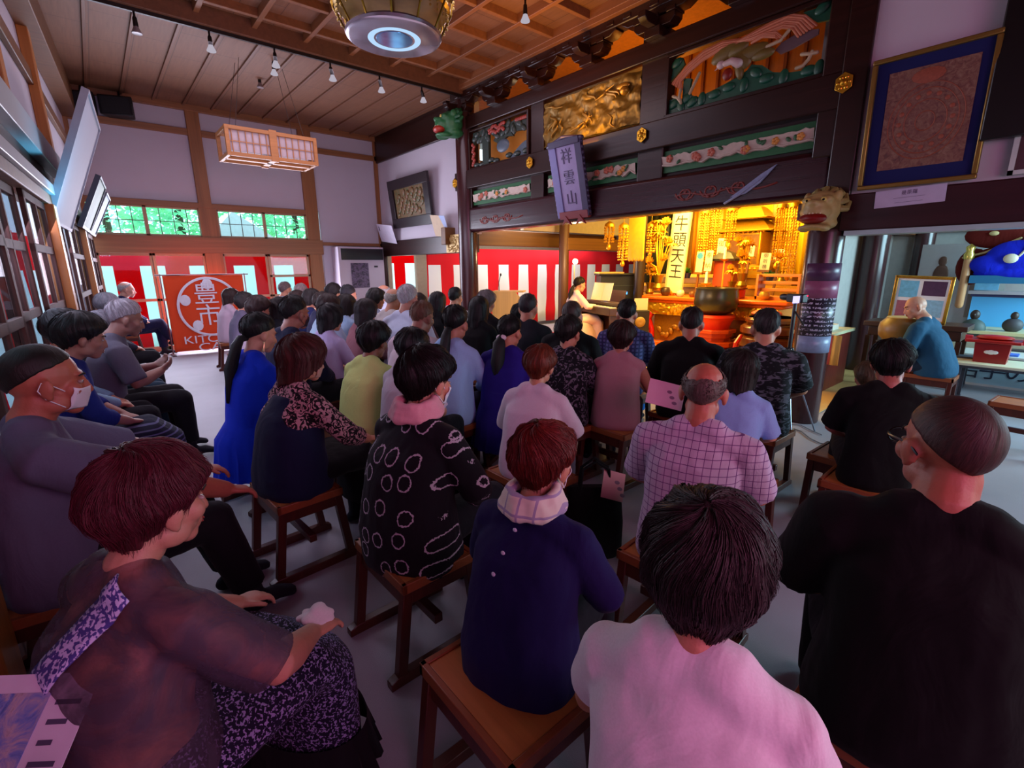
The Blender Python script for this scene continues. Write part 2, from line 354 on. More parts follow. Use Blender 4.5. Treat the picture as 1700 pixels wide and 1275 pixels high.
for i in range(7):
    y = 7.5-.968*i
    m.box(XF-.10, XF+.16, y-.10, y+.10, 4.02, 4.12)
    for hw, z in ((.26, 4.11), (.44, 4.23)):
        m.loft([[(XF-.07+q*.16, y+hw*a, z+b) for a, b in ((-1, .10), (-1, .05), (-.8, .0), (.8, .0), (1, .05), (1, .10))] for q in (0, 1)])
        for a in (-1, 0, 1): m.box(XF-.09, XF+.11, y+hw*a*.82-.055, y+hw*a*.82+.055, z+.10, z+.145)
    m.loft([[(XF-.30+.36*k_, y-.05+.1*q, 4.12+z_) for k_, z_ in ((0, .10), (0, .04), (.15, 0), (1, 0), (1, .12))] for q in (0, 1)])
struct('trim_12', m, DARK, .006)
m = MB(); m.box(7.0, 7.06, .5, 9, 2.75, 4.7); struct('wall_sanctum', m, ORANGEW)
m = MB(); m.box(5.5, 7.06, .5, 9, 4.6, 4.7); struct('trim_13', m, ORANGEW)
m = MB()
for i in range(28): y = 1.6+i*.22; m.box(6.97, 7.0, y-.02, y+.02, 2.75, 4.6)
struct('trim_14', m, wood('8a4a10', .5), .004)
# gold nail covers on the beams
for i, (y, z, lab) in enumerate(((1.665, 3.07, 'gold hexagonal nail cover on the thick post beside the framed mandala'), (3.72, 3.05, 'gold hexagonal nail cover below the carved bird panel, right of the hanging plaque'), (5.68, 3.05, 'gold hexagonal nail cover left of the hanging plaque'), (7.66, 3.01, 'gold hexagonal nail cover at the left end of the altar beam'))):
    t = thing('nail_cover', lab, 'ornament', mw=front(XF-.05, y, z), group='gold nail covers on the altar beams')
    p = MB(); p.prism([(cos(pi/6+pi/3*k)*.075, sin(pi/6+pi/3*k)*.085) for k in range(6)], 0, .014); obj('plate', p, GOLD, t, .004)
    p = MB(); p.ell((0, 0, .016), (.03, .03, .022), n=12, m=6)
    for k in range(6): p.ell((cos(pi/3*k)*.042, sin(pi/3*k)*.046, .014), (.016, .016, .010), n=8, m=5)
    obj('rosette', p, GOLD, t)
# --- side wall with the framed relief (left of the pillar), lintel, side room beyond
XS = 5.53
m = MB(); m.box(XS, XS+.12, 7.5, 11.4, 2.15, 4.6); struct('wall_side', m, PLASTER2)
m = MB(); m.box(XS-.06, XS+.14, 7.6, 11.4, 1.82, 2.16); m.box(XS-.05, XS+.1, 7.6, 11.4, 3.93, 4.5); m.box(XS-.03, XS+.05, 11.28, 11.4, 0, 1.85); struct('trim_15', m, DARK, .012)
m = MB(); m.box(5.3, 10.6, 8.2, 8.36, 1.98, 2.3); m.box(8.0, 11.2, 7.5, 7.62, 1.9, 2.16); struct('trim_16', m, wood('6a4318', .5, (12, 1, 1), .7), .01)
m = MB(); m.box(5.65, 5.75, Y0, Y0+.12, 0, 4.4); m.box(6.45, 14, Y0, Y0+.12, 0, 4.4); m.box(5.6, 6.5, Y0, Y0+.12, 1.95, 4.4); m.box(5.65, 6.5, Y0, Y0+.12, 0, .3)
m.box(13.6, 13.7, 1, 11.4, 0, 4.4); m.box(7.06, 13.7, 7.9, 8.0, 2.3, 4.4); struct('wall_side_room', m, plain('b9a98f', .9))
m = MB(); m.box(5.3, 14, -4, 11.5, 4.70, 4.8); struct('ceiling_inner', m, wood('7a4c22', .6))
# --- right: plaster wall above the lintel, right room beyond
m = MB(); m.box(XF, XF+.1, -4, 1.55, 2.14, 4.7); struct('wall_right', m, PLASTER2)
m = MB(); m.box(XF-.05, XF+.16, -4, 1.55, 1.84, 2.15); struct('trim_17', m, wood('331219', .3, (1, 12, 1), .7), .012)
m = MB(); m.box(10.3, 10.4, -4, 2.3, 0, 4.7); m.box(5.5, 10.3, 1.90, 1.98, 2.0, 4.7); m.box(7.5, 10.3, 2.24, 2.32, 0, 2.1); struct('wall_right_room', m, plain('a4a09c', .9))
m = MB(); m.box(10.2, 10.3, 1.0, 1.14, 0, 2.3); m.box(10.2, 10.3, 1.72, 1.9, 0, 2.3); m.box(10.2, 10.3, -4, 3, 2.02, 2.3); m.box(5.5, 10.3, 1.86, 2.02, 1.98, 2.14); m.box(10.22, 10.3, 1.14, 1.72, .95, 1.02); struct('trim_18', m, wood('7c4a22', .45), .008)
m = MB(); m.box(-2, 14, -4.1, -4, 0, 4.8); struct('wall_rear', m, PLASTER)
m = MB(); m.box(5.2, 5.42, -4, 1.5, 1.80, 1.84); struct('trim_19', m, plain('9fb4b8', .3))
# sanctum floor: tatami, red carpet runner
m = MB(); m.box(5.62, 11, 1.62, 6.0, .001, .012); struct('floor_tatami', m, plain('c9a667', .6, var=.15, scale=60))
m = MB(); m.box(6.4, 9.2, 5.75, 8.1, .014, .022); tag(obj('red_carpet', m, cloth('c01010', .004)), 'red carpet lying under the pianist and her keyboard', 'carpet')
m = MB(); m.box(11.1, 11.2, 2.2, 8.0, 0, 4.4); struct('wall_altar', m, plain('a8741a', .6, var=.2))
# --- red and white curtains
def curtain_mat(name, period, phase, top, axis=0, trans=.5, duty=.5):
    m, t = base(name, 'ffffff', .9); sp = t('ShaderNodeSeparateXYZ', {0: t.coords()}); x = sp.outputs[axis]; z = sp.outputs[2]
    fr = t.math('FRACT', t.math('MULTIPLY_ADD', x, 1/period, phase)); red = t.math('LESS_THAN', fr, duty); tp = t.math('GREATER_THAN', z, top)
    c = t.mix(t.math('MAXIMUM', red, tp), 'eef4f6', 'e00c20'); t.color(c)
    tr = t('ShaderNodeBsdfTranslucent', {0: c}); mx = t('ShaderNodeMixShader', {0: trans}); t.link(t.b.outputs[0], mx.inputs[1]); t.link(tr.outputs[0], mx.inputs[2]); t.link(mx.outputs[0], t.o.inputs[0]); return m
def curtain(name, x0, x1, y, z0, z1, mat, label, amp=.03, n=160):
    m = MB(); P = []
    for i in range(n+1):
        x = x0+(x1-x0)*i/n; P.append([(x, y+amp*(noise.noise(V(x*2.2, 0, k))+.4*sin(x*9+k))*(1-.6*(z-z0)/(z1-z0)), z) for k, z in enumerate([z0+(z1-z0)*j/6 for j in range(7)])])
    m.add([p for r_ in P for p in r_], [(i*7+j, (i+1)*7+j, (i+1)*7+j+1, i*7+j+1) for i in range(n) for j in range(6)])
    o = obj(name, m, mat); s = o.modifiers.new('s', 'SOLIDIFY'); s.thickness = .004; return tag(o, label, 'curtain')
curtain('striped_curtain', -.6, 4.6, 11.85, .02, 2.0, curtain_mat('curtain_outer', .80, .62, 1.62, 0, .85), 'red and white ceremonial curtain hung outside the glazed doors of the far wall', .02)
curtain('striped_curtain', 5.62, 6.9, 11.75, .02, 2.1, curtain_mat('curtain_left', .62, .35, 1.66, 0, .85), 'sunlit red and white curtain behind the side room window', .02)
curtain('striped_curtain', 5.62, 13.2, 9.5, .10, 1.97, curtain_mat('curtain_inner', .665, .0, 1.60, 0, .25), 'long red and white curtain hung across the side room behind the pianist', .05)
m = MB(); P = []
for i in range(101):
    for k in range(5): q = LW0+LU*(.2+9.4*i/100)+LV*(-.42+.03*sin(i*.9+k)); P.append((q.x, q.y, .02+1.95*k/4))
m.add(P, [(i*5+j, (i+1)*5+j, (i+1)*5+j+1, i*5+j+1) for i in range(100) for j in range(4)]); o = obj('striped_curtain', m, curtain_mat('curtain_side', .9, .2, 1.55, 1, .45, .62)); s_ = o.modifiers.new('s', 'SOLIDIFY'); s_.thickness = .004; tag(o, 'added red and white curtain outside the left doors, standing in for their reddish reflections', 'curtain')  # curtain added outside to give the left panes their red reflections
# --- outside: ground, trees, a white roof
m = MB(); m.box(-12, 16, 11.6, 40, -.5, -.15); m.box(-14, -1.6, -6, 11.6, -.5, -.15); struct('ground', m, plain('8a8f7a', .9))
def leaf_mat():
    m, t = base('leaves', '96e0cc', .7); n = t.noise(t.coords(), 1.6, 3); c = t.mix(n, '7cdcd0', 'dcf8b4'); t.color(c)
    tr = t('ShaderNodeBsdfTranslucent', {0: c}); mx = t('ShaderNodeMixShader', {0: .55}); t.link(t.b.outputs[0], mx.inputs[1]); t.link(tr.outputs[0], mx.inputs[2]); t.link(mx.outputs[0], t.o.inputs[0]); return m
LEAF = leaf_mat()
def tree(x, y, z, r, label, n=2600):
    t = thing('leafy_tree', label, 'tree', (x, y, -.15), 0, 'trees outside the far windows'); m = MB(); rd = random.Random(int(x*31+y))
    for _ in range(n):
        d = V(rd.gauss(0, 1), rd.gauss(0, 1), rd.gauss(0, .8)).normalized(); k = rd.uniform(.55, 1); p = V(0, 0, z)+V(d.x*r[0], d.y*r[1], d.z*r[2])*k; a = V(rd.uniform(-1, 1), rd.uniform(-1, 1), rd.uniform(-.6, .6)).normalized(); b = a.orthogonal().normalized(); s = rd.uniform(.07, .15)
        m.add([p-a*s, p+b*s*.5, p+a*s, p-b*s*.5], [(0, 1, 2, 3)])
    obj('foliage', m, LEAF, t, smooth=False); q = MB(); q.tube([(0, 0, 0), (.05, 0, z*.5), (0, .05, z)], [.16, .13, .08], n=10); obj('trunk', q, plain('4a3a2a', .9), t)
tree(-1.0, 16.5, 3.6, (1.5, 1.2, 2.0), 'leafy green tree outside the leftmost far window'); tree(2.1, 17.0, 3.6, (1.5, 1.2, 2.1), 'leafy green tree outside behind the middle post of the far wall')
tree(5.2, 16.8, 3.5, (1.5, 1.2, 2.0), 'leafy green tree outside the right far window'); tree(.6, 22, 5, (3.0, 1.6, 3.2), 'taller tree farther off outside the far windows'); tree(7.4, 22, 5, (3.0, 1.6, 3.2), 'tall distant tree at the right outside the far windows')
m = MB(); m.prism([(2.1, 2.2), (3.7, 2.2), (2.7, 2.85)], 13.2, 14.5, mat=Matrix(((1, 0, 0, 0), (0, 0, 1, 0), (0, 1, 0, 0), (0, 0, 0, 1)))); m.box(2.15, 3.6, 13.3, 14.4, -.15, 2.2); tag(obj('white_shed', m, plain('e8eef0', .8)), 'small white gabled roof outside the right far window', 'shed')
# ------------------------------------------------------------------ altar front: carvings
def paint(c, r=.5): return plain(c, r, var=.2, scale=30, bump=.002)
def flat_poly(mb, pts, z0, z1, mi=0): mb.prism(pts, z0, z1, mi)
def blob(mb, c, r, z=.02, d=.02, rot=0, mi=0): mb.ell((c[0], c[1], z), (r[0], r[1], d), rot=(0, 0, rot), n=14, m=8, mi=mi)
# right: carved bird with sweeping tail, openwork
PW, PH = 1.58, .57
def ph(px, py):   # point on the carved panel
    u = (px-60)/1467; top = 521-521*u; bot = 1077-397*u; return (u*PW, (bot-py)/(bot-top)*PH)
t = thing('wood_carving', 'openwork carving of a bird with sweeping pink tail feathers, high on the altar', 'carving', mw=front(XF+.06, 3.45, 3.22), group='carved panels of the altar front')
m = MB(); m.box(-.03, 0, -.02, PH+.02, -.04, .05); m.box(PW, PW+.03, -.02, PH+.02, -.04, .05); m.box(-.03, PW+.03, -.05, 0, -.04, .05); m.box(-.03, PW+.03, PH, PH+.04, -.04, .05); obj('frame', m, DARK, t, .006)
m = MB()
for pl in ([(28, 1077), (40, 930), (120, 900), (230, 960), (300, 860), (390, 880), (560, 800), (760, 690), (860, 620), (900, 560), (1000, 570), (1100, 640), (1230, 650), (1330, 640), (1510, 560), (1502, 680), (900, 840), (400, 980)],
           [(93, 521), (180, 500), (210, 560), (120, 680), (60, 740)], [(1400, 60), (1553, 0), (1545, 170), (1420, 190), (1300, 90)], [(210, 700), (300, 700), (280, 860), (210, 900)]):
    m.prism([ph(*p) for p in pl], -.03, .0)
for px, py in ((120, 960), (200, 980), (260, 900), (330, 930), (430, 900), (560, 850), (700, 780), (850, 760), (950, 640), (1050, 700), (1200, 690), (1400, 640), (1480, 620), (1450, 60), (120, 560)):
    blob(m, ph(px, py), (.07, .045), .005, .02, (px % 7)*.5)
obj('foliage', m, paint('14533c', .4), t)
m = MB()
def strand(pts, r0, r1, z): m.tube([(*ph(*p), z+.012*sin(i)) for i, p in enumerate(pts)], [r0+(r1-r0)*i/(len(pts)-1) for i in range(len(pts))], n=8)
for k in range(7):
    d = k*17; strand([(780, 330+d*.5), (620, 350+d*.6), (430, 440+d*.8), (280, 560+d*.8), (150+d*.4, 690+d*.4), (90+d*1.1, 760+d*.5)], .018, .012, .02+.005*(k % 2))
for k in range(7):
    d = k*16; strand([(760, 350), (900, 270+d*.6), (1060, 180+d*.9), (1200-d*.5, 110+d*1.2), (1330-d, 130+d*1.1), (1420-d*1.4, 220+d)], .018, .011, .02+.005*(k % 2))
for k in range(4): d = k*16; strand([(900, 360), (1000, 280+d*.6), (1110, 270+d), (1180-d, 330+d*.3), (1100-d, 380)], .014, .008, .03)
obj('tail_feathers', m, paint('b9704f', .45), t)
m = MB()
for px, py, rx, ry, ro in ((650, 450, .16, .075, .35), (760, 420, .12, .06, .2), (900, 450, .17, .07, .1), (1000, 470, .12, .05, .0), (820, 520, .10, .10, 0), (800, 610, .045, .10, .2)): blob(m, ph(px, py), (rx, ry), .02, .035, ro)
obj('body', m, paint('6d5e2a', .45), t)
m = MB(); m.tube([(*ph(800, 560), .05), (*ph(740, 540), .07), (*ph(680, 570), .075)], [.045, .035, .028], n=10); blob(m, ph(640, 580), (.045, .04), .075, .03); m.tube([(*ph(625, 600), .08), (*ph(590, 640), .09)], [.012, .003], n=6); obj('head', m, paint('cbb7b4', .4), t)
m = MB(); blob(m, ph(690, 660), (.055, .06), .03, .03); obj('breast', m, paint('7c1a10', .4), t)
for pts in ([(1420, 470), (1400, 540), (1360, 600), (1310, 620)], [(1460, 480), (1400, 490), (1340, 490)], [(1040, 400), (1150, 350), (1210, 260)], [(200, 820), (190, 890), (215, 950)], [(120, 890), (170, 900), (200, 930)], [(400, 650), (350, 760), (310, 850)]): m = MB(); m.tube([(*ph(*p), .03) for p in pts], .016, n=8); obj('branch', m, paint('b0a080', .5), t)
m = MB(); m.prism([ph(*p) for p in ((1100, 430), (1150, 360), (1300, 260), (1440, 250), (1440, 300), (1250, 420), (1150, 470))], -.02, .0); obj('cloud', m, paint('5d4a50', .5), t)
# centre: gold relief
t = thing('wood_carving', 'solid gold relief of swirling clouds, central upper panel behind the hanging plaque', 'carving', mw=front(XF+.05, 5.46, 3.22), group='carved panels of the altar front')
m = MB(); n1, n2 = 90, 34; P = []
for i in range(n1+1):
    for j in range(n2+1): x, y = 1.64*i/n1, .57*j/n2; P.append((x, y, .02+.05*noise.noise(V(x*6, y*9, 2))+.03*abs(noise.noise(V(x*14, y*16, 5)))))
m.add(P, [(i*(n2+1)+j, (i+1)*(n2+1)+j, (i+1)*(n2+1)+j+1, i*(n2+1)+j+1) for i in range(n1) for j in range(n2)]); m.box(0, 1.64, 0, .57, -.06, -.04); obj('relief', m, plain('7d6226', .45, .5, var=.35, scale=25, bump=.004), t)
rd = random.Random(4)
for k in range(16):
    m = MB(); a = rd.uniform(0, 6); c = (rd.uniform(.1, 1.5), rd.uniform(.08, .5)); m.tube([(c[0]+cos(a)*q*.05+.03*sin(q*1.3), c[1]+sin(a)*q*.03, .06+.01*sin(q)) for q in range(-3, 4)], [.006, .012, .017, .02, .017, .012, .006], n=8); obj('scroll', m, plain('94702c', .4, .6, var=.2), t)
m = MB(); blob(m, (1.44, .38), (.06, .05), .08, .05); blob(m, (1.40, .44), (.10, .04), .06, .03); obj('gold_knob', m, plain('b8862c', .35, .6), t)
# left: pine, blossom and openings
t = thing('wood_carving', 'openwork carving of dark pine trees and red blossom, left end of the altar', 'carving', mw=front(XF+.05, 7.26, 3.2), group='carved panels of the altar front')
m = MB(); m.box(.33, .50, .0, .45, -.02, .03); m.prism([(.03, .30), (.12, .42), (.30, .50), (.55, .44), (.66, .38), (.6, .34), (.75, .26), (.95, .34), (1.1, .32), (1.05, .38), (1.35, .36), (1.46, .34), (1.46, .57), (1.0, .52), (.8, .57), (.05, .55)], -.03, .01)
for k in range(20): blob(m, (.1+.065*k+.02*sin(k*3), .45+.06*sin(k*1.9)), (.07, .045), .01, .03, k*.3)
for c in ((.15, .04), (.3, .03), (.55, .06), (.68, .03), (1.0, .06), (1.2, .05), (1.4, .06)): blob(m, c, (.08, .04), .01, .04)
obj('pine_trees', m, paint('26332c', .45), t)
m = MB()
for k in range(22): blob(m, (.55+.035*(k % 11)+.015*sin(k*2.2), .46+.06*(k//11)+.02*sin(k)), (.035, .03), .04, .02)
for k in range(10): blob(m, (.06+.02*(k % 3), .05+.035*k), (.035, .03), .03, .02)
for k in range(7): blob(m, (1.2+.04*k, .52), (.035, .03), .03, .02)
obj('blossom', m, paint('8e2f22', .5), t)
m = MB(); m.prism([(1.0, .0), (1.46, .0), (1.46, .22), (1.3, .18), (1.15, .10)], -.02, .01); blob(m, (.86, .22), (.16, .10), .02, .03); obj('rocks', m, paint('4b5a66', .4), t)
m = MB(); m.box(0, 1.46, -.04, 0, -.05, .06); m.box(0, 1.46, .57, .60, -.05, .06); m.box(-.03, 0, -.04, .6, -.05, .06); m.box(1.46, 1.5, -.04, .6, -.05, .06); obj('frame', m, DARK, t, .005)
m = MB(); m.box(0, 1.46, 0, .57, -.30, -.28); bpm, bt = base('light_gap_cream', 'e8cf8a', .9); btr = bt('ShaderNodeBsdfTranslucent', {0: (*lin('e8cf8a'), 1)}); bmx = bt('ShaderNodeMixShader', {0: .7}); bt.link(bt.b.outputs[0], bmx.inputs[1]); bt.link(btr.outputs[0], bmx.inputs[2]); bt.link(bmx.outputs[0], bt.o.inputs[0]); obj('light_gap_sheet', m, bpm, t)  # cream sheet added behind the openings to show light passing through
# lower row: white cloud and flower carvings on green
def lower(y, wd, label, seed):
    t = thing('wood_carving', label, 'carving', mw=front(XF+.05, y, 2.605), group='low flower carvings of the altar front'); rd = random.Random(seed); h = .235
    m = MB(); m.box(0, wd, 0, h, -.03, -.01); obj('ground_panel', m, paint('155c2c', .5), t)
    m = MB(); n = int(wd*26); up = [(.03+(wd-.06)*i/n, h*.5+h*.30*(.75+.5*noise.noise(V(i*.55, seed, 0)))) for i in range(n+1)]; dn = [(.03+(wd-.06)*i/n, h*.5-h*.33*(.75+.5*noise.noise(V(i*.4, seed, 7)))) for i in range(n, -1, -1)]
    for i in range(n): m.add([(*dn[n-i], .012), (*dn[n-i-1], .012), (*up[i+1], .03), (*up[i], .03), (*dn[n-i], -.012), (*dn[n-i-1], -.012), (*up[i+1], -.012), (*up[i], -.012)], [(0, 1, 2, 3), (0, 4, 5, 1), (3, 2, 6, 7)])
    m.tube([(p[0], p[1]+.012, .015) for p in dn], .011, n=6); obj('cloud_scroll', m, paint('b7a898', .55), t)
    for nm, c, cnt, r in (('flower', 'b0614a', 5, .038), ('flower', 'c88a3c', 3, .032), ('leaf', '2c5a34', 9, .03)):
        for k in range(max(1, int(cnt*wd/1.6))):
            m = MB(); cx, cy = wd*(.08+.84*rd.random()), h*(.35+.3*rd.random())
            if nm == 'flower':
                for q in range(5): blob(m, (cx+cos(q*1.257)*r*.6, cy+sin(q*1.257)*r*.6), (r*.6, r*.6), .03, .016)
            else: blob(m, (cx, cy), (r, r*.6), .03, .012, rd.random()*3)
            obj(nm, m, paint(c, .5), t)
lower(3.53, 1.68, 'long green panel carved with white clouds and orange flowers, below the carved bird', 3)
lower(5.40, 1.58, 'green flower panel partly hidden behind the hanging plaque', 5)
lower(7.26, 1.52, 'green flower panel at the far left end, below the pine carving', 8)
# beam scrolls (red vine engraving on the lowest beam)
for y, lab in ((3.25, 'red engraved scroll on the lowest beam below the right flower panel'), (7.0, 'red engraved scroll at the left end of the lowest beam')):
    m = MB()
    for k in range(3):
        for sg in (1, -1): m.tube([(.12+.30*k+.12*q/10*cos(q*.62)*sg, .03+.10*q/10*sin(q*.62), 0) for q in range(11)], .011, n=6)
    m.tube([(.0+.1*k, .02*sin(k*1.2), 0) for k in range(12)], .010, n=6)
    tag(obj('carved_scroll', m, paint('6e1c0e', .4), mw=front(XF-.002, y, 2.32)), lab, 'carving')
m = MB(); m.prism([(0, 0), (.1, .06), (.3, .19), (.44, .26), (.30, .11), (.16, .02)], 0, .02); m.tube([(-.05, -.05, .01), (.1, .02, .02), (.35, .18, .01)], .014, n=6); tag(obj('carved_leaf', m, paint('7f8aa8', .25), mw=front(XF-.004, 2.60, 2.24)), 'pale blue carved leaf on the lowest beam near the lion', 'carving')
# hanging plaque
pm = Matrix.Translation((5.225, 5.0, 2.22)) @ Matrix.Rotation(R(0), 4, 'Z') @ frame_mat((0, 0, 0), (0, -1, 0), (0, 0, 1), (-1, 0, 0)) @ Matrix.Rotation(R(14), 4, 'X')
t = thing('hanging_plaque', 'tall purple grey lettered plaque with scalloped edge, hung at the centre of the altar front', 'plaque', mw=pm)
m = MB(); m.box(.05, .43, .08, .90, 0, .03); obj('board', m, plain('8f80a8', .3, .2), t, .004)
for nm, x0, x1 in (('side_wing', -.06, .07), ('side_wing', .41, .52)):
    m = MB(); m.box(x0, x1, .0, .95, -.01, .045)
    for k in range(14): xe = x0 if x0 < 0 else x1; m.ell((xe, .05+.066*k, .018), (.022, .026, .02), n=8, m=6)
    obj(nm, m, plain('6f6a9a' if x0 < 0 else '3c3352', .35, .2), t, .006)
m = MB(); m.box(-.04, .50, .90, .98, -.02, .06); m.tube([(-.07, .93, .02), (.22, 1.0, .03), (.53, .95, .02)], .03, n=8); obj('top_rail', m, plain('3a3050', .35), t, .006)
m = MB(); m.box(-.02, .50, -.02, .08, -.02, .05)
for x in (.1, .36):
    m.prism([(x-.09, -.10), (x, .03), (x+.09, -.10), (x, -.05)], .03, .06)
obj('bottom_rail', m, plain('7a2226', .4), t, .004)
m = MB(); m.tube([(.24, .93, 0), (.24, .99, -.30)], .014, n=6); m.box(.1, .38, .92, .95, -.03, -.0); obj('hanger', m, plain('1a1010', .4), t)
for k, ch in enumerate('祥雲山'): text('lettering', ch, .20, plain('4a3a60', .35), t, loc=(.24, .76-.26*k, .034), depth=.004)
# carved lion head below the post, dragon nosing at the far pillar, gold lintel end
def carved_head(name, label, loc, rz, cs, sc):
    t = thing(name, label, 'carving', loc, rz); t.scale = (sc, sc, sc); B = MB()   # faces +Y
    for c, r in (((0, -.05, .0), (.15, .16, .155)), ((0, .06, -.03), (.115, .12, .085)), ((0, .10, .02), (.09, .07, .05)), ((.075, .06, .065), (.05, .045, .035)), ((-.075, .06, .065), (.05, .045, .035)), ((0, .16, .035), (.045, .035, .03)), ((0, .07, -.155), (.11, .11, .028)), ((.12, -.06, .10), (.03, .05, .05)), ((-.12, -.06, .10), (.03, .05, .05)), ((0, -.08, -.12), (.13, .14, .06)), ((.08, .06, -.165), (.045, .09, .03)), ((-.08, .06, -.165), (.045, .09, .03))): B.ell(c, r, n=14, m=10)
    obj('head', remesh(B, .012, 3, [cs[0]], 'head'), [cs[0]], t)
    m = MB(); m.ell((0, .120, -.088), (.108, .085, .048), n=14, m=8); obj('mouth', m, cs[1], t)
    m = MB()
    for k in range(6): m.ell((-.06+.024*k, .178-.012*abs(k-2.5), -.052), (.009, .008, .012), n=6, m=5)
    obj('teeth', m, paint('d8cfa8', .3), t)
    for s_ in (1, -1):
        m = MB(); m.ell((s_*.062, .105, .062), (.024, .02, .022), n=10, m=8); m.ell((s_*.064, .122, .062), (.010, .008, .010), n=8, m=6, mi=1); obj('eye', m, [paint('c9b45a', .3), eye_d], t)
    m = MB()
    for k in range(9):
        a = -1.6+.4*k; m.tube([(sin(a)*.14, -.08, cos(a)*.14), (sin(a)*.17, -.12, cos(a)*.17), (sin(a+.3)*.18, -.16, cos(a+.3)*.18), (sin(a+.5)*.16, -.17, cos(a+.5)*.16)], [.03, .028, .02, .008], n=8)
    obj('mane', m, cs[2], t)
carved_head('carved_lion_head', 'pale cream carved lion head with red open mouth above the lettered pillar', (5.0, 1.66, 2.03), R(90), (paint('a89158', .5), paint('7a0c08', .4), paint('8a7a44', .5)), 1.02)
carved_head('carved_dragon_head', 'green and red carved beast head projecting high on the far left pillar', (4.98, 7.5, 3.92), R(70), (paint('27663a', .45), paint('a02a1c', .4), paint('1c5a34', .45)), 1.25)
m = MB(); m.box(0, .55, -.16, .17, 0, .05)
for k in range(26): blob(m, (.04+.02*k+.01*sin(k*2), .12*sin(k*1.7)), (.05, .03), .05, .022, k)
tag(obj('gilded_beam_end', m, plain('b3965a', .45, .3, var=.3, scale=30, bump=.004), mw=front(XS-.07, 8.35, 1.99)), 'gilded carved end of the lintel beside the left pillar', 'carving')
# ------------------------------------------------------------------ pictures and boards on the walls
def rose_art(name, cols, scale=9):
    m, t = base(name, cols[0], .5); v = t.coords(); n = t.noise(v, scale, 5, .65, 1.2); t.color(t.ramp(n, [(.28+.44*i/(len(cols)-1), c) for i, c in enumerate(cols)])); t.bump(n, .006); return m
t = thing('framed_relief', 'dark framed carved flower relief hung on the white side wall', 'picture', mw=front(XS-.05, 10.55, 2.42) @ Matrix.Rotation(R(6), 4, 'X'))
m = MB(); W_, H_ = 1.7, 1.0; m.box(0, W_, 0, .2, 0, .06); m.box(0, W_, H_-.2, H_, 0, .06); m.box(0, .2, .2, H_-.2, 0, .06); m.box(W_-.2, W_, .2, H_-.2, 0, .06); obj('frame', m, plain('1d1216', .35), t, .006)
m = MB(); m.box(.19, W_-.19, .19, H_-.19, 0, .02)
for k in range(40): blob(m, (.3+1.1*((k*.37) % 1), .28+.45*((k*.61) % 1)), (.07, .05), .03, .02, k)
obj('relief', m, rose_art('art_relief', ['3a2216', '5c3a1e', '7e5a34', '2f4a22', '9a6a52', '6a2a1e']), t)
for y, wd, hh, rz, lab, c in ((11.2, .72, .42, -24, 'white printed card leaning askew at the left below the framed relief', 'd5cfe0'), (8.75, .5, .42, -20, 'open cream booklet leaning on the lintel right of the framed relief', 'c9b596')):
    t = thing('leaning_card', lab, 'card', mw=front(XS-.10, y, 2.17) @ Matrix.Rotation(R(20), 4, 'X') @ Matrix.Rotation(R(rz*.3), 4, 'Z'))
    m = MB(); m.box(0, wd, 0, hh, 0, .008); obj('sheet', m, plain(c, .7), t)
    m = MB(); m.box(.08, .11, .26, .36, .008, .010) if y > 10 else m.prism([(.30, .42), (.50, .42), (.50, .02), (.40, .2)], .008, .011); obj('print', m, plain('2a2440' if y > 10 else '9fb4d8', .6), t)
t = thing('framed_mandala', 'large gilt framed mandala on blue cloth, hung on the right wall', 'picture', mw=front(XF-.05, 1.44, 2.17) @ Matrix.Rotation(R(4), 4, 'X'))
W_, H_ = .76, .98; m = MB(); fw = .035; m.box(0, W_, 0, fw, 0, .045); m.box(0, W_, H_-fw, H_, 0, .045); m.box(0, fw, fw, H_-fw, 0, .045); m.box(W_-fw, W_, fw, H_-fw, 0, .045); obj('frame', m, plain('8a6a30', .35, .6), t, .008)
m = MB(); m.box(fw, W_-fw, fw, H_-fw, 0, .012); obj('mount', m, cloth('191d52', .002), t)
m = MB(); m.box(.12, W_-.10, .14, H_-.12, .012, .018); obj('picture', m, rose_art('art_mandala', ['4a2a2a', '6b4038', '7c5a48', '8a6a5a'], 26), t)
m = MB(); cx, cy = .39, .47
for r_ in (.06, .13, .20, .235): m.tube([(cx+cos(a)*r_, cy+sin(a)*r_*1.15, .019) for a in [2*pi*k/40 for k in range(41)]], .004, n=5)
for k in range(16): m.ell((cx+cos(k*.393)*.165, cy+sin(k*.393)*.19, .02), (.018, .018, .004), n=8, m=5)
m.ell((cx-.02, .79, .02), (.11, .055, .006), n=12, m=5); obj('figures', m, plain('8e4a34', .5, var=.4, scale=50), t)
t = thing('caption_card', 'white printed caption card fixed under the framed mandala', 'card', mw=front(XF-.055, 1.30, 2.01) @ Matrix.Rotation(R(2), 4, 'Z')); m = MB(); m.box(0, .46, 0, .135, 0, .006); obj('sheet', m, plain('b9b0cc', .8), t)
for k, (tx, sz) in enumerate((('曼荼羅', .036), ('――――――――', .026), ('―――――――', .026))): text('lettering', tx, sz, plain('3a2c50', .6), t, loc=(.23, .10-.036*k, .0065), depth=.0006)
m = MB(); m.box(0, .30, 0, 1.6, 0, .07); tag(obj('hanging_board', m, plain('0d0a0c', .35), bevel=.01, mw=front(XF-.08, .70, 2.42)), 'tall black board hanging at the right edge beside the framed mandala', 'board')
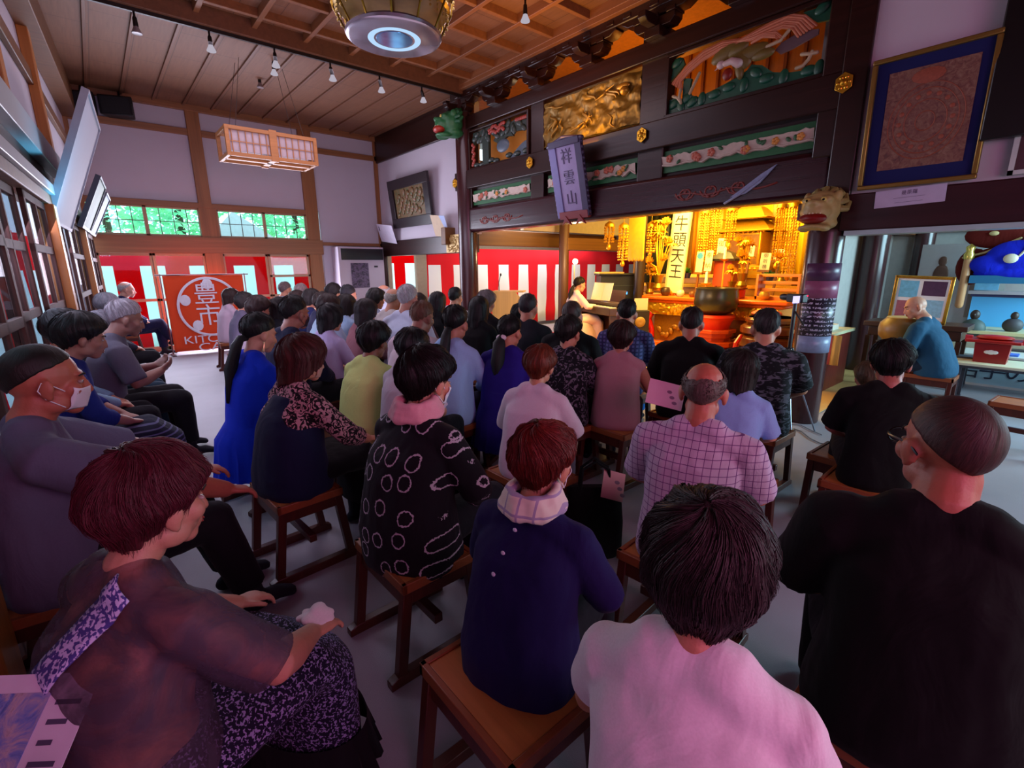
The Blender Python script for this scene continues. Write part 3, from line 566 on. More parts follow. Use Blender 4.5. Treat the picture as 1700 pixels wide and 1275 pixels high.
t = thing('wall_picture', 'white edged frame partly cut off at the right edge above the lintel', 'picture', mw=front(XF-.04, .52, 2.17)); m = MB(); m.box(0, .03, 0, .5, 0, .03); m.box(.57, .6, 0, .5, 0, .03); m.box(0, .6, 0, .03, 0, .03); m.box(0, .6, .47, .5, 0, .03); obj('frame', m, plain('b9bcbc', .4), t); m = MB(); m.box(.03, .57, .03, .47, 0, .012); obj('picture', m, plain('4a2a34', .6), t)
# leaning tablets along the left wall
def leaning(s0, wd, hh, z, tilt, label, mat, frm, off=.14):
    t = thing('leaning_board', label, 'board', mw=left(s0, z, off) @ Matrix.Rotation(R(tilt), 4, 'X'), group='boards leaning out from the left wall')
    m = MB(); m.box(0, wd, 0, hh, 0, .03); obj('panel', m, mat, t, .004)
    m = MB(); m.box(-.02, wd+.02, -.03, 0, -.01, .045); m.box(-.02, wd+.02, hh, hh+.02, -.01, .045); m.box(-.02, 0, 0, hh, -.01, .045); m.box(wd, wd+.02, 0, hh, -.01, .045); obj('frame', m, frm, t)
leaning(5.28, 1.53, 1.17, 2.02, 21.2, 'large white board leaning out from the top of the left wall', plain('8e8c96', .7, var=.04), plain('8a8690', .6), .06)
leaning(3.3, 1.1, .62, 2.10, 24, 'smaller pale board leaning out beyond the large white one', plain('98aa9a', .7), plain('1d2430', .4))
leaning(2.1, .9, .58, 2.10, 26, 'grey blue board leaning out nearest the far corner', plain('8494a4', .7), plain('5a5f6a', .4))
for x, z, lab in ((.28, 4.22, 'black loudspeaker in the far left corner under the ceiling'), (.78, 4.24, 'black loudspeaker angled on the far wall right of the corner one')):
    t = thing('loudspeaker', lab, 'loudspeaker', (x, 11.18, z), R(-20), 'loudspeakers under the ceiling'); m = MB(); m.prism([(-.24, -.12), (.24, -.12), (.18, .14), (-.18, .14)], -.16, .14); obj('cabinet', m, plain('0c0b0e', .5), t, .015)
    m = MB(); m.box(-.20, .20, -.135, -.12, -.13, .11); obj('grille', m, plain('17161a', .8), t); m = MB(); m.tube([(0, .1, .1), (0, .15, .28)], .02, n=8); obj('bracket', m, plain('101010', .5), t)
# ------------------------------------------------------------------ hanging lights
m = MB(); m.box(.3, 5.2, 7.35, 7.385, 4.32, 4.36); tag(obj('light_track', m, plain('1a1210', .4)), 'black lighting track under the ceiling beam', 'track')
def spotlight(x, y, zt, lab, on=True, tilt=0):
    t = thing('spotlight', lab, 'spotlight', (x, y, zt), 0, 'spotlights under the ceiling'); m = MB(); m.tube([(0, 0, 0), (0, 0, -.07)], .012, n=8); m.tube([(0, 0, -.06), (tilt*.02, 0, -.14)], [.022, .026], n=12); obj('holder', m, plain('0c0a0a', .4), t)
    m = MB(); m.lathe([(.02, 0), (.03, -.03), (.052, -.075), (.050, -.082), (.02, -.085)], (tilt*.02, 0, -.13), 16); obj('lamp', m, emit('d8d0e0', .65) if on else plain('8a7f80', .3), t)
for px, py, lab, on in ((222, 22, 'dim spotlight at the left end of the track', False), (347, 55, 'spotlight second from the left on the track', True), (455, 80, 'spotlight above the wooden box lantern', True), (548, 105, 'spotlight left of the crystal chandelier', True), (630, 130, 'spotlight below the crystal chandelier', True), (700, 144, 'spotlight at the right end of the track', True)):
    p = at(px, py, Y=7.37); spotlight(p.x, 7.37, 4.32, lab, on, 1 if px > 500 else 0)
p = at(454, 110, Y=8.3); spotlight(p.x, 8.3, p.z+.1, 'spotlight hanging behind the track one above the lantern'); p = at(872, 8, Z=4.35); spotlight(p.x, p.y, 4.40, 'spotlight alone on the coffered ceiling right of the chandelier')
p = at(431, 135, Y=9.2); spotlight(p.x, 9.2, p.z+.12, 'small unlit spotlight beyond the track over the lantern', False)
t = thing('box_lantern', 'long wooden box lantern with paper panels hanging by wires', 'lantern', (2.38, 8.6, 3.34)); t.scale = (.88, .88, .88); LWD = wood('b0743f', .5, (12, 1, 1), .8)
m = MB(); wx, wy, wz = .70, .33, .20
for z in (-wz, wz):
    for y in (-wy, wy): m.box(-wx, wx, y-.025, y+.025, z-.03, z+.03)
    for x in (-wx, wx): m.box(x-.025, x+.025, -wy, wy, z-.03, z+.03)
for x in (-wx, wx):
    for y in (-wy, wy): m.box(x-.03, x+.03, y-.03, y+.03, -wz-.03, wz+.03)
m.box(-.06, .06, -wy-.03, -wy+.03, -wz-.05, wz+.05); m.box(-.06, .06, wy-.03, wy+.03, -wz-.05, wz+.05); m.box(-wx, wx, -.05, .05, -wz-.03, -wz+.02); m.box(-.05, .05, -wy, wy, -wz-.03, -wz+.02); obj('frame', m, LWD, t, .005)
m = MB()
for i in range(-6, 7):
    if i: m.box(i*.105-.006, i*.105+.006, -wy-.004, -wy+.010, -wz, wz); m.box(i*.105-.006, i*.105+.006, wy-.010, wy+.004, -wz, wz)
m.box(-wx, wx, -wy-.002, -wy+.008, -.006, .006); m.box(-wx, wx, wy-.008, wy+.002, -.006, .006); obj('lattice', m, LWD, t)
m = MB(); m.box(-wx+.03, wx-.03, -wy+.022, -wy+.028, -wz+.06, wz-.02); m.box(-wx+.03, wx-.03, wy-.028, wy-.022, -wz+.06, wz-.02); m.box(-wx+.04, wx-.04, -wy+.05, wy-.05, -.10, -.09); obj('paper', m, plain('b8a8ac', .8), t)
for x in (-.55, .55):
    for y in (-.28, .28): m = MB(); m.tube([(x, y, .2), (x*.6, y*.5, 1.32)], .004, n=5); obj('wire', m, plain('2a1c14', .5), t)
# round crystal and gold chandelier
cp = at(655, 66, Z=3.62)
t = thing('chandelier', 'round gilt chandelier with hanging crystal strands and a glossy disc underneath', 'chandelier', (cp.x, cp.y, 3.62)); GC = plain('8a6a1c', .3, .8, var=.3)
m = MB(); m.lathe([(.40, .0), (.43, .01), (.44, .03), (.42, .05), (.30, .055)], n=48); obj('disc_rim', m, plain('9a93a0', .18, .6), t)
m = MB(); m.lathe([(.0, .012), (.2, .004), (.38, .006), (.40, .02), (.0, .03)], n=48)
cm, tt = base('crystal', 'cfd4dc', .08, .0); tt.color(tt.mix(tt.noise(tt.coords(), 22, 4), '5a5660', 'd0d2da')); tt.b.inputs['Coat Weight'].default_value = .6; obj('disc', m, cm, t)
m = MB(); m.lathe([(.17, .002), (.235, -.006), (.245, .003), (.18, .01)], n=48); obj('ring_lamp', m, emit('b8dcff', 1.0), t)
m = MB(); m.lathe([(.0, -.004), (.165, -.004), (.168, .004), (.0, .006)], n=40); mm, tt = base('painted_reflection', '3a86d0', .12, .7); tt.color(tt.mix(tt.noise(tt.coords(), 9, 3), '2a5fb0', '8ac8ff')); obj('reflection_disc', m, mm, t)  # blue reflection in the disc put into its colour
m = MB()
for z, r_ in ((.22, .50), (.40, .54), (.58, .50)): m.lathe([(r_, z), (r_+.025, z+.02), (r_, z+.045), (r_-.02, z+.02)], n=40)
for k in range(12): a = k*pi/6; m.tube([(cos(a)*.43, sin(a)*.43, .04), (cos(a)*.53, sin(a)*.53, .22), (cos(a)*.56, sin(a)*.56, .42), (cos(a)*.50, sin(a)*.50, .62), (cos(a)*.1, sin(a)*.1, .80)], .010, n=6)
m.tube([(0, 0, .05), (0, 0, .95)], .02, n=8); obj('gilt_frame', m, GC, t)
m = MB(); rd = random.Random(2)
for k in range(64):
    a = k*2*pi/64; r_ = .50+.06*(k % 2); z = .42+.16*(k % 2)
    for q in range(9): m.ell((cos(a)*r_, sin(a)*r_, z-.035*q), (.011, .011, .014), n=6, m=4)
obj('crystal_strands', m, plain('b59a4a', .15, .3, var=.4), t)
# ------------------------------------------------------------------ far corner: banner, air conditioner, poster
t = thing('cloth_banner', 'orange banner with a white round emblem and lettering, by the far doors', 'banner', (.93, 10.7, 0))
OR_ = cloth('e8502a', .004); WH = plain('e9e6f2', .7)
m = MB(); P = []
for i in range(25):
    for j in range(13): P.append((1.28*i/24, .02*sin(i*.5)+.012*sin(j*.8), .06+1.38*j/12))
m.add(P, [(i*13+j, (i+1)*13+j, (i+1)*13+j+1, i*13+j+1) for i in range(24) for j in range(12)]); o = obj('cloth', m, OR_, t); s_ = o.modifiers.new('s', 'SOLIDIFY'); s_.thickness = .004
m = MB(); m.tube([(-.1, .02, 1.45), (1.38, .02, 1.45)], .012, n=8); m.tube([(-.03, .06, 0), (-.03, .03, 1.46)], .012, n=8); m.tube([(1.32, .06, 0), (1.32, .03, 1.46)], .012, n=8); m.box(-.06, 0, -.15, .2, 0, .02); m.box(1.29, 1.35, -.15, .2, 0, .02); obj('stand', m, plain('5a3038', .4), t)
m = MB(); m.tube([(.66+cos(a)*.50, -.035, .86+sin(a)*.53) for a in [2*pi*k/48 for k in range(49)]], .022, n=6, flat=.4)
for k in range(5): a = .3+k*1.257; m.ell((.66+cos(a)*.40, -.03, .86+sin(a)*.42), (.085, .008, .10), n=16, m=8)
obj('emblem', m, WH, t)
BM = frame_mat((0, 0, 0), (1, 0, 0), (0, 0, 1), (0, -1, 0))
for ch, z, sz in (('豊', 1.08, .42), ('市', .68, .42)): text('lettering', ch, sz, WH, t, loc=(.62, -.045, z), rot=(R(90), 0, 0), depth=.004)
text('lettering', 'KITCHEN', .20, WH, t, loc=(.68, -.045, .26), rot=(R(90), 0, 0), depth=.004, xs=1.25); text('lettering', 'CAR', .20, WH, t, loc=(.66, -.045, .11), rot=(R(90), 0, 0), depth=.004, xs=1.5)
t = thing('air_conditioner', 'white floor standing air conditioner with a black grille in the far right corner', 'air conditioner', (4.25, 11.0, 0)); m = MB(); m.box(0, 1.1, 0, .38, 0, 2.02); obj('cabinet', m, plain('b8aebc', .45, var=.04), t, .012)
m = MB(); m.box(.07, 1.08, -.012, .02, 1.73, 1.98)
for k in range(6): m.box(.07, 1.08, -.02, 0, 1.75+.038*k, 1.76+.038*k)
obj('grille', m, plain('12161e', .4), t); m = MB(); m.box(.84, .93, -.006, .01, 1.56, 1.60); obj('display', m, plain('202028', .3), t)
t = thing('poster', 'small dark printed poster stuck on the front of the air conditioner', 'poster', (4.52, 10.985, 1.10)); m = MB(); m.box(0, .42, 0, .006, 0, .56); obj('sheet', m, rose_art('art_poster', ['241c2c', '3c3448', '6a5a78', '2a2436'], 14), t)
# ------------------------------------------------------------------ side room: lectern, small table, piano
t = thing('lectern', 'pale plywood lectern with slanted top corners in front of the striped curtain', 'lectern', (6.15, 7.35, 0), R(-50)); PLY = wood('c9a25e', .5, (1, 1, 12), .9)
m = MB(); m.prism([(-.32, 0), (.32, 0), (.32, .88), (.14, 1.08), (-.32, 1.08)], -.012, .012, mat=Matrix(((1, 0, 0, 0), (0, 0, 1, 0), (0, 1, 0, 0), (0, 0, 0, 1)))); m.box(-.32, -.30, 0, .4, 0, 1.0); m.box(.30, .32, 0, .4, 0, .88); obj('body', m, PLY, t); m = MB(); m.box(-.33, .30, .0, .42, 1.06, 1.085); obj('top', m, PLY, t, .004)
m = MB(); m.tube([(-.2, .12, 1.08), (-.2, .10, 1.25), (-.16, .06, 1.38)], .008, n=6); m.ell((-.15, .05, 1.40), (.018, .018, .03), n=8, m=6); obj('microphone', m, plain('1a1a1c', .4), t)
t = thing('folding_screen', 'small framed wooden screen with a dark top rail left of the lectern', 'screen', (5.7, 8.0, 0), R(-50)); m = MB(); m.box(-.28, .28, -.02, .02, .98, 1.03); m.box(-.28, -.25, -.02, .02, 0, 1.0); m.box(.25, .28, -.02, .02, 0, 1.0); m.box(-.3, -.23, -.2, .2, 0, .03); m.box(.23, .3, -.2, .2, 0, .03); obj('frame', m, plain('2a2018', .4), t); m = MB(); m.box(-.25, .25, -.01, .01, .1, .98); obj('panel', m, PLY, t)
pk = R(-62)
t = thing('keyboard', 'brown digital piano with white keys in front of the pianist', 'piano', (7.43, 6.10, 0), R(-112)); PB = wood('3c2416', .35, (12, 1, 1), .8)   # local -y faces the player
m = MB(); m.box(-.68, .68, -.16, .24, .66, .80); m.box(-.68, .68, .02, .24, .80, .88); obj('body', m, PB, t, .01)
m = MB(); m.box(-.62, .62, -.15, .01, .80, .815); obj('keys', m, plain('e8e0d0', .3, var=.02), t)
m = MB()
for k in range(36):
    if k % 7 not in (2, 6): m.box(-.60+k*.0345, -.588+k*.0345, -.07, .01, .815, .827)
obj('black_keys', m, plain('0c0c0c', .3), t)
for x in (-.64, .60):
    m = MB(); m.box(x, x+.04, -.12, .2, 0, .66); obj('leg', m, PB, t, .005)
m = MB(); m.box(-.6, .6, .16, .18, .25, .6); obj('back_panel', m, PB, t); m = MB(); m.box(-.34, .34, .06, .07, .88, 1.12, mat=Matrix.Translation((0, .05, .02)) @ Matrix.Rotation(R(-14), 4, 'X')); obj('music_stand', m, PB, t)
t2 = thing('sheet_music', 'open white sheet music glowing in the lamp light on the piano', 'sheet music', (7.43, 6.10, 0), R(-104)); m = MB(); mt_ = Matrix.Translation((0, .038, .90)) @ Matrix.Rotation(R(-14), 4, 'X')
m.box(-.30, -.004, -.012, -.006, 0, .34, mat=mt_ @ Matrix.Rotation(R(4), 4, 'Z')); m.box(.004, .30, -.012, -.006, 0, .34, mat=mt_ @ Matrix.Rotation(R(-4), 4, 'Z')); obj('pages', m, plain('f2e8cc', .8, var=.06, scale=60), t2)
t = thing('amplifier_rack', 'dark amplifier rack with two blue lights beside the piano', 'amplifier', (8.35, 6.45, 0), R(-40)); m = MB(); m.box(-.36, .36, -.25, .25, 0, 1.36); m.box(-.4, .4, -.3, .3, 1.36, 1.40); obj('cabinet', m, plain('16181c', .45), t, .01)
for x0, x1 in ((-.26, -.16), (-.08, .2)): m = MB(); m.box(x0, x1, -.262, -.25, .98, 1.03); obj('light', m, emit('4aa0ff', 3), t)
m = MB()
for z in (.3, .55, .8, 1.15): m.box(-.34, .34, -.258, -.25, z, z+.012)
obj('rack_rails', m, plain('3a4046', .4), t); m = MB(); m.box(-.4, .1, -.31, .3, 1.40, 1.43); obj('shelf_board', m, PLY, t)
t = thing('floor_speaker', 'small black floor speaker with a white card, left of the altar table', 'loudspeaker', (7.95, 5.55, 0), R(-40)); m = MB(); m.box(-.17, .17, -.15, .15, .30, .72); obj('cabinet', m, plain('1a120c', .5), t, .01); m = MB(); m.lathe([(.10, 0), (.08, -.02), (.03, -.03), (.001, -.02)], n=20, mat=Matrix.Translation((0, -.15, .5)) @ Matrix.Rotation(R(-90), 4, 'X')); obj('cone', m, plain('8a6a3a', .5), t)
m = MB()
for a in (.5, 2.6, 4.7): m.tube([(0, 0, .30), (cos(a)*.2, sin(a)*.2, .0)], .012, n=6)
obj('stand', m, plain('101010', .4), t); m = MB(); m.box(-.13, .13, -.14, -.13, .73, .95); obj('card', m, plain('b4b0a0', .7), t)
bp = at(955, 434, X=7.75)
t = thing('lamp', 'bright bare bulb on a thin stand behind the pianist', 'lamp', (bp.x, bp.y, 0)); m = MB(); m.ell((0, 0, bp.z), .055, n=16, m=12); obj('bulb', m, emit('ffe0a0', 26), t); m = MB(); m.tube([(0, .02, 0), (0, .02, bp.z-.05), (0, 0, bp.z-.03)], .012, n=8); m.lathe([(.16, 0), (.16, .02), (.02, .03)], n=20); obj('stand', m, plain('8a6a50', .4), t)
point('bulb_light', (bp.x-.12, bp.y-.12, bp.z-.02), (1, .68, .36), 42, .06)
for dx, dy, lab in ((-.35, .75, 'light folding music stand left of the pianist, before the striped curtain'),):
    t = thing('music_stand', lab, 'stand', (7.0+dx, 7.1+dy, 0)); m = MB()
    for a in (.3, 2.4, 4.5): m.tube([(0, 0, .3), (cos(a)*.25, sin(a)*.25, .01)], .008, n=6)
    m.tube([(0, 0, .25), (0, 0, .72)], .01, n=6); m.box(-.25, .25, -.06, .06, .72, .74); obj('frame', m, plain('8a7a70', .4), t)
# ------------------------------------------------------------------ altar
AG = plain('e0a422', .30, .75, var=.3, scale=60, bump=.003); ORL = plain('d05a10', .25, .0, var=.12); REDL = plain('b0140c', .25, var=.1); BRL = plain('5a2c10', .22, var=.15)
t = thing('altar_table', 'long orange lacquered altar table with a gold carved apron', 'table', (8.75, 4.45, 0), 0)   # long axis along Y, front at -x
m = MB(); m.box(-.42, .45, -1.42, 1.42, .90, .97); m.box(-.36, .42, -1.34, 1.34, .84, .90); obj('top', m, ORL, t, .02)
m = MB(); P = []; n1, n2 = 110, 10
for i in range(n1+1):
    for j in range(n2+1): y, z = -1.26+2.52*i/n1, .62+.22*j/n2; P.append((-.34-.03*abs(noise.noise(V(y*14, z*16, 3)))-.02*noise.noise(V(y*30, z*30, 3))-.02*sin(j/n2*pi), y, z))
m.add(P, [(i*(n2+1)+j, (i+1)*(n2+1)+j, (i+1)*(n2+1)+j+1, i*(n2+1)+j+1) for i in range(n1) for j in range(n2)]); m.box(-.33, .36, -1.26, 1.26, .62, .84); obj('apron', m, AG, t)
for sy in (1, -1):
    for sx in (-.30, .34):
        m = MB(); m.tube([(sx, sy*1.16, .62), (sx, sy*1.22, .5), (sx, sy*1.12, .3), (sx, sy*1.10, .18), (sx, sy*1.22, .08)], [.07, .075, .055, .05, .07], n=12); obj('leg', m, REDL, t)
m = MB(); m.box(-.40, .42, -1.36, 1.36, 0, .09); obj('base_board', m, ORL, t, .02)
m = MB()
for k in range(24): m.ell((-.28, -1.0+.085*k, .30+.10*sin(k*1.1)), (.03, .07, .05), rot=(k, 0, 0), n=8, m=6)
m.box(-.25, -.22, -1.1, 1.1, .1, .62); obj('carved_screen', m, plain('8a5a14', .4, .4, var=.4, scale=30), t)
t = thing('bell_bowl', 'large dark bronze bell bowl on a red lacquered stand in front of the altar', 'bell', (7.95, 4.02, .74)); m = MB(); m.lathe([(.05, 0), (.20, .005), (.31, .07), (.355, .18), (.35, .32), (.335, .40), (.345, .44), (.325, .44), (.31, .40), (.32, .2), (.26, .06), (.001, .04)], n=40); obj('bowl', m, plain('4a4638', .28, .75, var=.2, scale=4), t)
t = thing('bell_stand', 'orange red tiered lacquer stand under the bronze bell bowl', 'stand', (7.95, 4.02, 0)); m = MB(); m.lathe([(.30, .66), (.33, .70), (.30, .74), (.001, .74)], n=32); m.lathe([(.24, .5), (.27, .6), (.30, .66), (.001, .67)], n=32); obj('cushion', m, plain('d02808', .45), t)
m = MB()
for z0, z1, r0 in ((.44, .50, .36), (.36, .44, .30), (.22, .30, .40), (.10, .16, .44), (0, .06, .48)): m.prism([(cos(k*pi/4+pi/8)*r0, sin(k*pi/4+pi/8)*r0) for k in range(8)], z0, z1)
m.prism([(cos(k*pi/4+pi/8)*.27, sin(k*pi/4+pi/8)*.27) for k in range(8)], 0, .44); obj('tiers', m, plain('c2480e', .25, var=.15), t, .01)
for k in range(8):
    a = k*pi/4; m = MB(); m.tube([(cos(a)*.40, sin(a)*.40, .22), (cos(a)*.46, sin(a)*.46, .14), (cos(a)*.42, sin(a)*.42, .04), (cos(a)*.50, sin(a)*.50, .02)], [.03, .035, .025, .03], n=8); obj('foot', m, plain('c98a2c', .3, .5), t)
t = thing('lacquer_drum', 'brown lacquered chest with rounded tiers and red tassels, right of the bell bowl', 'chest', (7.75, 3.02, 0)); m = MB()
for z0, z1, r0 in ((0, .10, .50), (.12, .30, .46), (.32, .50, .44), (.52, .66, .42), (.68, .78, .36)): m.lathe([(r0*.9, z0), (r0, z0+.03), (r0, z1-.03), (r0*.9, z1), (.001, z1)], n=36)
m.lathe([(.32, 0), (.32, .78)], n=24); obj('body', m, BRL, t); m = MB(); m.tube([(-.42, .25, .5), (-.5, .27, .4), (-.48, .3, .25), (-.5, .33, .12)], [.03, .04, .035, .05], n=8); obj('tassel', m, REDL, t); m = MB(); m.ell((.05, .1, .82), (.20, .22, .06), n=20, m=8); obj('cushion', m, plain('b0381a', .6), t)
# shelf tiers and shrine at the back
t = thing('altar_shelf', 'gold edged stepped altar shelf behind the altar table', 'shelf', (10.1, 5.0, 0)); m = MB(); m.box(-.55, .9, -1.9, 2.2, 0, .95); m.box(-.2, .9, -1.7, 2.0, .95, 1.15); m.box(.15, .9, -1.3, 1.6, 1.15, 1.35); obj('tiers', m, plain('9a6a1c', .35, .3, var=.2), t, .01); m = MB()
for x, z, y0, y1 in ((-.56, .95, -1.9, 2.2), (-.21, 1.15, -1.7, 2.0), (.14, 1.35, -1.3, 1.6)): m.box(x-.02, x+.02, y0, y1, z-.06, z+.01)
obj('gold_edge', m, AG, t)
sp_ = at(1242, 400, X=10.5)
t = thing('gold_shrine', 'tiered gold shrine with a curved roof at the centre of the altar', 'shrine', (10.55, sp_.y, 1.35)); m = MB(); m.box(-.3, .3, -.45, .45, 0, .18); m.box(-.24, .24, -.36, .36, .18, .85)
for z, r_ in ((.85, .55), (1.10, .42)): m.loft([[(x*k, y*k2, z+dz) for x, y in ((-.34, -r_), (.34, -r_), (.34, r_), (-.34, r_))] for k, k2, dz in ((1.1, 1.12, .03), (1.05, 1, .0), (.8, .85, .08), (.5, .62, .20), (.3, .5, .25))])
obj('body', m, plain('c2901f', .35, .6, var=.3, scale=30), t, .006); m = MB()
for y in (-.34, .34): m.tube([(-.27, y, .18), (-.27, y, .85)], .03, n=10)
for k in range(9): m.ell((-.30, -.40+.1*k, .86), (.03, .03, .035), n=8, m=6); m.ell((-.30, -.40+.1*k, .12), (.02, .04, .03), n=8, m=6)
obj('columns', m, AG, t)
m = MB(); m.box(-.245, -.235, -.30, .30, .22, .80); obj('door_panel', m, plain('7a4c10', .4, .3, var=.4, scale=30), t)
m = MB(); m.ell((-.27, 0, .42), (.06, .12, .14), n=12, m=8); m.ell((-.27, 0, .60), (.05, .055, .065), n=12, m=8); m.lathe([(.16, .22), (.18, .26), (.12, .30)], (-.25, 0, 0), 16); obj('buddha_figure', m, AG, t)
# gold drapes at the back
def drape(y0, y1, z0, z1, x, col, label):
    m = MB(); n = max(10, int((y1-y0)*34)); P = []
    for i in range(n+1):
        y = y0+(y1-y0)*i/n; P += [(x+.035*sin(i*1.15)*(.4+.6*(z1-z)/(z1-z0)), y, z) for z in (z0, (z0+z1)/2, z1)]
    m.add(P, [(i*3+j, (i+1)*3+j, (i+1)*3+j+1, i*3+j+1) for i in range(n) for j in range(2)]); o = obj('gold_drape', m, plain(col, .5, .2, var=.1)); s_ = o.modifiers.new('s', 'SOLIDIFY'); s_.thickness = .006; tag(o, label, 'drape')
drape(5.35, 6.25, 1.3, 3.3, 10.95, 'e08a0c', 'wide orange drape left of the gold shrine'); drape(4.4, 5.2, 1.5, 3.4, 11.0, 'f2c41c', 'bright yellow drape behind the gold shrine'); drape(3.7, 4.3, 1.3, 3.4, 10.9, 'f0c020', 'bright yellow drape right of the gold shrine'); drape(2.5, 3.6, .9, 3.4, 10.8, 'c07a14', 'dull orange drape at the right edge of the altar'); drape(6.4, 7.6, .9, 3.4, 11.02, '2a2c14', 'dark green drape at the left end of the altar')
for y in (6.32, 5.28, 4.34, 3.64): 
    pass
m = MB()
for y in (6.32, 5.28, 4.34, 3.62): m.box(10.72, 10.84, y-.06, y+.06, .9, 3.4)
m.box(10.6, 10.8, 2.4, 7.7, 2.95, 3.3); struct('trim_20', m, plain('a56a18', .4, .3, var=.2), .01)
# hanging gold ornaments
def yoraku(px, ytop, ln, X, label, w_=.10):
    p = at(px, ytop, X=X); t = thing('hanging_ornament', label, 'ornament', (p.x, p.y, p.z), 0, 'hanging gold ornaments of the altar'); m = MB(); m.lathe([(.02, .05), (w_*.9, .0), (w_, -.05), (w_*.85, -.06), (.02, -.02)], n=12); m.tube([(0, 0, .05), (0, 0, .6)], .006, n=5); obj('canopy', m, AG, t)
    m = MB(); rd = random.Random(int(px))
    for k in range(8):
        a = k*pi/4; r_ = w_*.85
        for q in range(int(ln/.05)): m.ell((cos(a)*r_*(1-.25*(q % 4 == 3)), sin(a)*r_, -.07-.05*q), (.016, .016, .02+.012*(q % 3 == 0)), n=6, m=4)
    m.ell((0, 0, -ln-.08), (.045, .045, .06), n=10, m=6); m.tube([(0, 0, -.05), (0, 0, -ln-.1)], .014, n=6); obj('strands', m, AG, t)
for px, yt, ln, X, lab in ((1012, 372, .34, 7.6, 'small gold pendant hanging leftmost under the carved beam'), (1036, 374, .62, 7.7, 'gold pendant hanging beside the gold banner cloth'), (1082, 372, .5, 8.6, 'gold pendant hanging left of the white lettered board'), (1172, 350, 1.05, 9.4, 'long gold pendant hanging right of the white lettered board'), (1190, 345, .95, 9.8, 'long gold pendant hanging behind, left of the orange drape'), (1216, 345, .6, 9.2, 'gold pendant hanging before the orange drape'), (1300, 340, .95, 9.3, 'long gold pendant right of the gold shrine'), (1322, 338, 1.1, 9.0, 'long gold pendant hanging rightmost beside the lion head')): yoraku(px, yt, ln, X, lab)
p = at(1058, 372, X=7.9); t = thing('hanging_banner', 'gold brocade banner with a scalloped hem hanging by the dark inner post', 'banner', (p.x, p.y, p.z)); m = MB(); m.box(-.02, .02, -.17, .17, -.62, .3)
for k in range(5): m.ell((0, -.14+.07*k, -.63), (.022, .04, .05), n=10, m=6)
obj('cloth', m, plain('c98f1c', .5, .2, var=.2), t)
# lettered board and paper plaques
p = at(1136, 352, X=8.75)
t = thing('lettered_board', 'tall white board with large black characters on the left of the altar', 'board', mw=front(8.75, p.y+.12, 1.02) @ Matrix.Rotation(R(-3.5), 4, 'Z')); m = MB(); m.box(-.16, .16, 0, 1.62, -.02, .0); obj('panel', m, plain('d8ccae', .7, var=.06), t, .004); m = MB(); m.box(-.19, -.16, -.02, 1.64, -.03, .02); m.box(.16, .19, -.02, 1.64, -.03, .02); obj('frame', m, plain('c9b88c', .4), t)
for k, ch in enumerate('牛頭天王'): text('lettering', ch, .30, plain('14100c', .6), t, loc=(0, 1.30-.30*k, .002), depth=.002)
for px, y0, y1, X, lab, ch, c in ((1159, 418, 452, 9.2, 'white paper plaque with a blue seal standing on the altar', '', 'd8cfb0'), (1174, 416, 450, 9.25, 'narrow white paper plaque standing right of the one with the blue seal', '奉納', 'd8cfb0'), (1194, 396, 432, 9.5, 'leaning white lettered plaque beside the small red roof', '御札', 'd9ceb4'), (1243, 408, 426, 9.6, 'small white plaque behind the golden lotus', '護', 'd8cfb0'), (1268, 420, 448, 9.3, 'white plaque with two rows of letters right of the golden lotus', '御祈祷', 'dcd2b8'), (1292, 414, 432, 9.6, 'small pale plaque at the right of the altar', '札', 'cfc7a8')):
    a, b = at(px, y0, X=X), at(px, y1, X=X); h = a.z-b.z; w_ = .075 if h > .35 else .09
    t = thing('paper_plaque', lab, 'plaque', mw=front(X, b.y, b.z) @ Matrix.Rotation(R(-3), 4, 'Z')); m = MB(); m.box(-w_, w_, 0, h, -.012, 0); obj('board', m, plain(c, .7, var=.05), t, .003)
    m = MB(); m.box(-w_*1.15, w_*1.15, -.04, 0, -.05, .03); m.box(-.02, .02, -.04-max(0, b.z-1.02), -.04, -.03, .0); obj('stand', m, plain('7a4a18', .4), t)
    for k, c_ in enumerate(ch): text('lettering', c_, min(.12, h/len(ch)*.85), plain('20180c', .6), t, loc=(0, h-(k+.5)*h/len(ch), .001), depth=.001)
    if not ch: m = MB(); m.lathe([(.06, 0), (.06, .004), (.001, .004)], n=20); obj('seal', m, plain('3a8ad0', .5), t, loc=(0, h*.8, 0))
